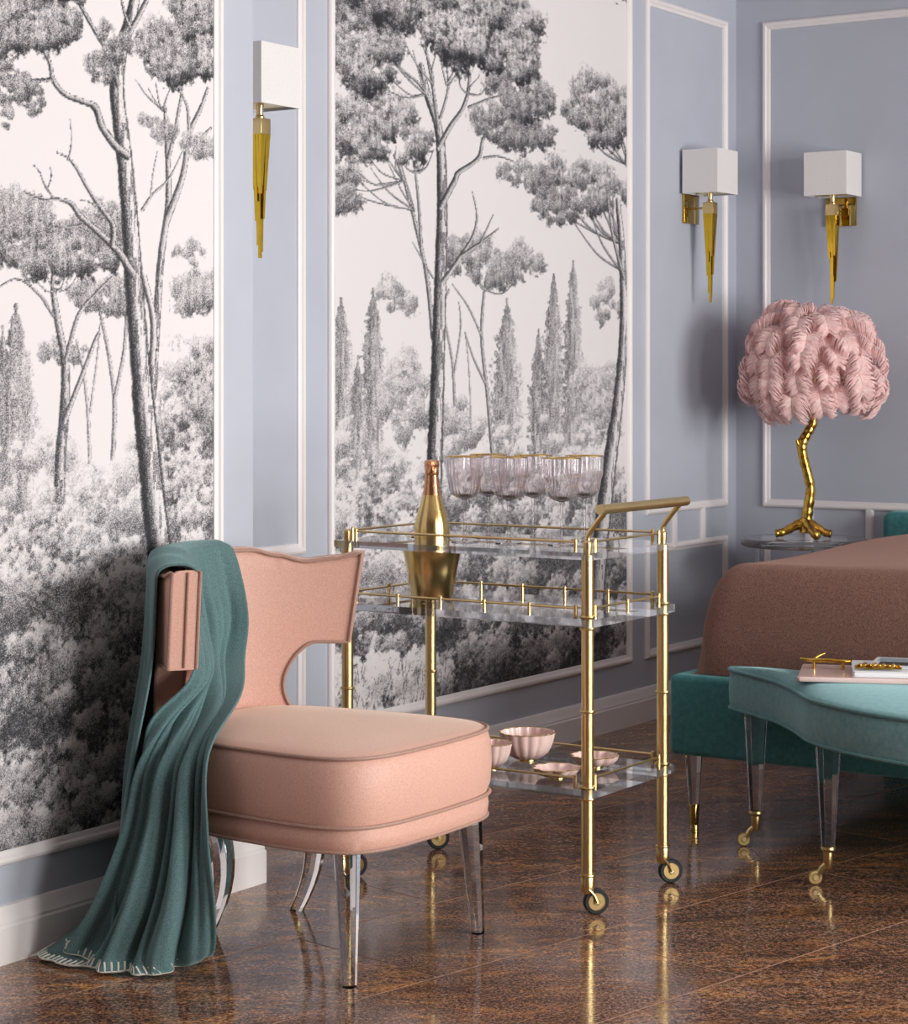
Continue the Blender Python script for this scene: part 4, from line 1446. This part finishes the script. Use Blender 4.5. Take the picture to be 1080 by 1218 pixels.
rows = []
for i in range(NXc + 1):
    r = []
    for j in range(NYc + 1):
        a, b = -1 + 2 * i / NXc, -1 + 2 * j / NYc
        # plan stays inside the bed, height falls off steeply at the rim
        def plan(t, flat, rim):
            m = abs(t)
            return math.copysign(m / flat * rim if m < flat else rim + (1 - rim) * (m - flat) / (1 - flat), t)
        sx, sy = plan(a, .62, .86), plan(b, .62, .82)
        qa, qb = max(0, (abs(sx) - .90) / .10), max(0, (abs(sy) - .86) / .14)
        rr = min(1., (qa ** 3 + qb ** 3) ** (1 / 3))
        fall = (1 - rr ** 2.3) ** (1 / 2.5)
        hgt = .292 + .060 * (1 - sx * sx * .7) * (1 - sy * sy * .8)
        sag = .004 * math.sin(9 * a + 3 * b) + .004 * math.sin(5 * b - 4 * a)
        r.append(((cx0 + cx1) / 2 + (cx1 - cx0) / 2 * sx, (cy0 + cy1) / 2 + (cy1 - cy0) / 2 * sy, .4255 + (hgt + sag) * fall))
    rows.append(r)
mk('cover', g.grid(rows), M['boucle'], cover, 0).data.polygons.foreach_set('use_smooth', [True] * (NXc * NYc))

# ------------------------------------------------------------------ serpentine bench
bench = thing('bench', 'teal velvet serpentine bench on clear legs with brass casters at the bed foot', 'bench', (5.05, -2.1, 0))
SYM = -2.12
half = [(5.312, -1.30), (5.312, -1.175), (5.285, -1.150), (5.245, -1.185), (5.175, -1.285), (5.105, -1.375), (5.000, -1.470), (4.885, -1.560), (4.805, -1.665), (4.740, -1.800), (4.705, -1.950)]
P = [Vector((x, y, 0)) for x, y in half]
P = P + [Vector((4.697, SYM, 0))] + [Vector((p.x, 2 * SYM - p.y, 0)) for p in reversed(P)]
P = catmull(P, 6) + [Vector((5.312, -2.6, 0)), Vector((5.312, -2.12, 0)), Vector((5.312, -1.65, 0))]
# corner roundness is handled by the curve; shrink inwards for the crown
n = len(P)
cen = Vector((5.06, SYM, 0))


def bench_ring(off, z, k=0.):
    out = []
    for i in range(n):
        a, b = P[i - 1], P[(i + 1) % n]
        t = (b - a).normalized(); nr = Vector((-t.y, t.x, 0))
        q = P[i] - nr * off if False else P[i] + nr * off
        q = q.lerp(Vector((5.09, max(-2.75, min(-1.45, q.y)), 0)), k)
        out.append((q.x, q.y, z))
    return out


ar = sum(P[i].x * P[(i + 1) % n].y - P[(i + 1) % n].x * P[i].y for i in range(n))
SG = -1 if ar > 0 else 1                                  # outward is +nr when the outline runs clockwise
br = lambda off, z, k=0.: bench_ring(off * SG, z, k)
seat_g = Geo().rings([br(-.012, .356), br(-.002, .357), (br(.002, .370)), br(.004, .410), br(.001, .452), br(-.004, .462), br(-.004, .468, .08), br(-.004, .476, .25), br(-.004, .483, .5), br(-.004, .486, .8)])
seatb = mk('seat', seat_g, M['velvet'], bench, 60)
mk('piping', Geo().tube(br(.003, .461), .0050, 8, closed=True), M['velvet_pipe'], seatb)
mk('piping', Geo().tube(br(.002, .358), .0045, 8, closed=True), M['velvet_pipe'], seatb)
for (x, y) in ((5.236, -1.248), (4.935, -1.586), (5.236, 2 * SYM + 1.248), (4.935, 2 * SYM + 1.586)):
    lg = mk('leg', Geo().lathe([(.0175, .088), (.0345, .358)], 8, (x, y, 0)), M['acrylic'], bench, 20)
    mk('ferrule', Geo().lathe([(.0185, .094), (.0190, .088), (.0125, .080), (.0115, .045), (.0090, .040), (0, .040)], 20, (x, y, 0)), M['brass'], lg)
    cs = mk('caster', Geo().tube([(x, y, .052), (x - .010, y + .012, .040), (x - .018, y + .022, .020)], [.009, .008, .007], 8), M['brass'], lg)
    dx, dy = -.60, .80
    ax = Vector((-dy, dx, 0)); c = Vector((x - .020, y + .026, .0182))
    for nm, rad, half_w, mt in (('wheel', .0180, .006, 'hub'), ('hub', .0085, .009, 'brass')):
        rr = [[tuple(c + ax * w + Vector((dx, dy, 0)) * q * math.cos(2 * math.pi * k / 24) + Vector((0, 0, 1)) * q * math.sin(2 * math.pi * k / 24)) for k in range(24)]
              for (q, w) in ((rad - .002, -half_w), (rad, -half_w + .002), (rad, half_w - .002), (rad - .002, half_w))]
        mk(nm, Geo().rings(rr), M[mt], cs)

# ------------------------------------------------------------------ tray, books, gilt twigs on the bench
TZ = .487
tA_ = math.radians(-69)                                   # long side of the tray
T0 = Vector((4.985, -1.480, 0)); tl = Vector((math.cos(tA_), math.sin(tA_), 0)); tw = Vector((-tl.y, tl.x, 0))


def tpt(a, b, z): p = T0 + tl * a + tw * b; return (p.x, p.y, z)


def slab(a0, a1, b0, b1, z0, z1, rot=0., r=.006):
    ca, cb = (a0 + a1) / 2, (b0 + b1) / 2
    co, si = math.cos(rot), math.sin(rot)
    def q(a, b): return (ca + (a - ca) * co - (b - cb) * si, cb + (a - ca) * si + (b - cb) * co)
    ring = lambda i, z: [tpt(*q(a, b), z) for a, b in ((a0 + i + r, b0 + i), (a1 - i - r, b0 + i), (a1 - i, b0 + i + r), (a1 - i, b1 - i - r), (a1 - i - r, b1 - i), (a0 + i + r, b1 - i), (a0 + i, b1 - i - r), (a0 + i, b0 + i + r))]
    return Geo().rings([ring(.002, z0), ring(0, z0 + (z1 - z0) * .25), ring(0, z0 + (z1 - z0) * .75), ring(.002, z1)])


tray = thing('serving_tray', 'pink marble serving tray with gilded twig handle lying on the teal bench', 'tray', tuple(T0) [:2] + (TZ,))
mk('slab', slab(0, .42, 0, .250, TZ, TZ + .012), M['marble'], tray)
for a0, a1 in ((.012, .128), (.380, .412)):
    bb = .16
    h = mk('twig_handle', knobbly([tpt(a0 - .012, bb + .012, TZ + .036), tpt(a0 + .01, bb, TZ + .034), tpt((a0 + a1) / 2, bb - .006, TZ + .035), tpt(a1 - .01, bb, TZ + .033), tpt(a1, bb + .01, TZ + .034)], [.0035, .0055, .006, .0055, .004], 5, 8, .15), M['gold_leaf'], tray, 70)
    for q in (.18, .82):
        aa = a0 + (a1 - a0) * q
        mk('twig_post', knobbly([tpt(aa, bb, TZ + .011), tpt(aa + .002, bb, TZ + .034)], [.0055, .0045], 3, 8), M['gold_leaf'], h, 70)
    mk('twig_shoot', knobbly([tpt(a0 + .02, bb, TZ + .034), tpt(a0 + .034, bb + .012, TZ + .044), tpt(a0 + .050, bb + .020, TZ + .050)], [.004, .003, .002], 4, 8), M['gold_leaf'], h, 70)
bz0 = TZ + .0124
book = thing('book', 'thick white-edged book lying flat at the bottom of the stack on the marble tray', 'book', tpt(.30, .13, bz0), 'books on the tray')
mk('pages', slab(.135, .350, .025, .232, bz0 + .002, bz0 + .014, .05, .002), M['paper'], book)
mk('cover', slab(.132, .353, .022, .235, bz0, bz0 + .002, .05, .002), M['paper'], book)
mk('cover', slab(.132, .353, .022, .235, bz0 + .014, bz0 + .016, .05, .002), M['paper'], book)
b2 = thing('book', 'thin book with dark and blue-grey printed cover on top of the white book', 'book', tpt(.33, .16, bz0 + .016), 'books on the tray')
mk('pages', slab(.185, .345, .065, .238, bz0 + .0164, bz0 + .022, -.12, .002), M['paper'], b2)
cv = mk('cover', slab(.183, .347, .063, .240, bz0 + .022, bz0 + .0235, -.12, .002), M['paper'], b2)
mk('cover_print', slab(.200, .332, .085, .150, bz0 + .0235, bz0 + .0239, -.12, .002), M['ink'], cv)
mk('cover_print', slab(.200, .332, .156, .222, bz0 + .0235, bz0 + .0239, -.12, .002), M['cover_grey'], cv)

tz = bz0 + .0164
gt = thing('gilded_twig', 'gilded leafy twig ornament lying across the white book', 'ornament', tpt(.14, .15, tz), None)
mk('stem', knobbly([tpt(.142, .050, tz + .006), tpt(.180, .042, tz + .006), tpt(.220, .046, tz + .006), tpt(.258, .040, tz + .006)], [.004, .005, .005, .003], 5, 8, .2), M['gold_leaf'], gt, 70)
rnd = random.Random(5)
for k in range(9):
    q = k / 8
    a, b = .146 + .096 * q, .045
    s = 1 if k % 2 else -1
    d = Vector((.6, s * .8, 0)).normalized()
    rowsL = []
    for i in range(6):
        w = i / 5; wd = .0075 * math.sin(math.pi * min(1, w * .9 + .08))
        ca, cb = a + d.x * .022 * w, b + d.y * .020 * w
        zz = tz + .007 + .010 * math.sin(w * 2.2)
        rowsL.append([tpt(ca - d.y * wd * e, cb + d.x * wd * e, zz - .003 * e * e) for e in (-1, 0, 1)])
    o = mk('leaf', Geo().grid(rowsL), M['gold_leaf'], gt, 70)
    mdl = o.modifiers.new('thickness', 'SOLIDIFY'); mdl.thickness = .0012
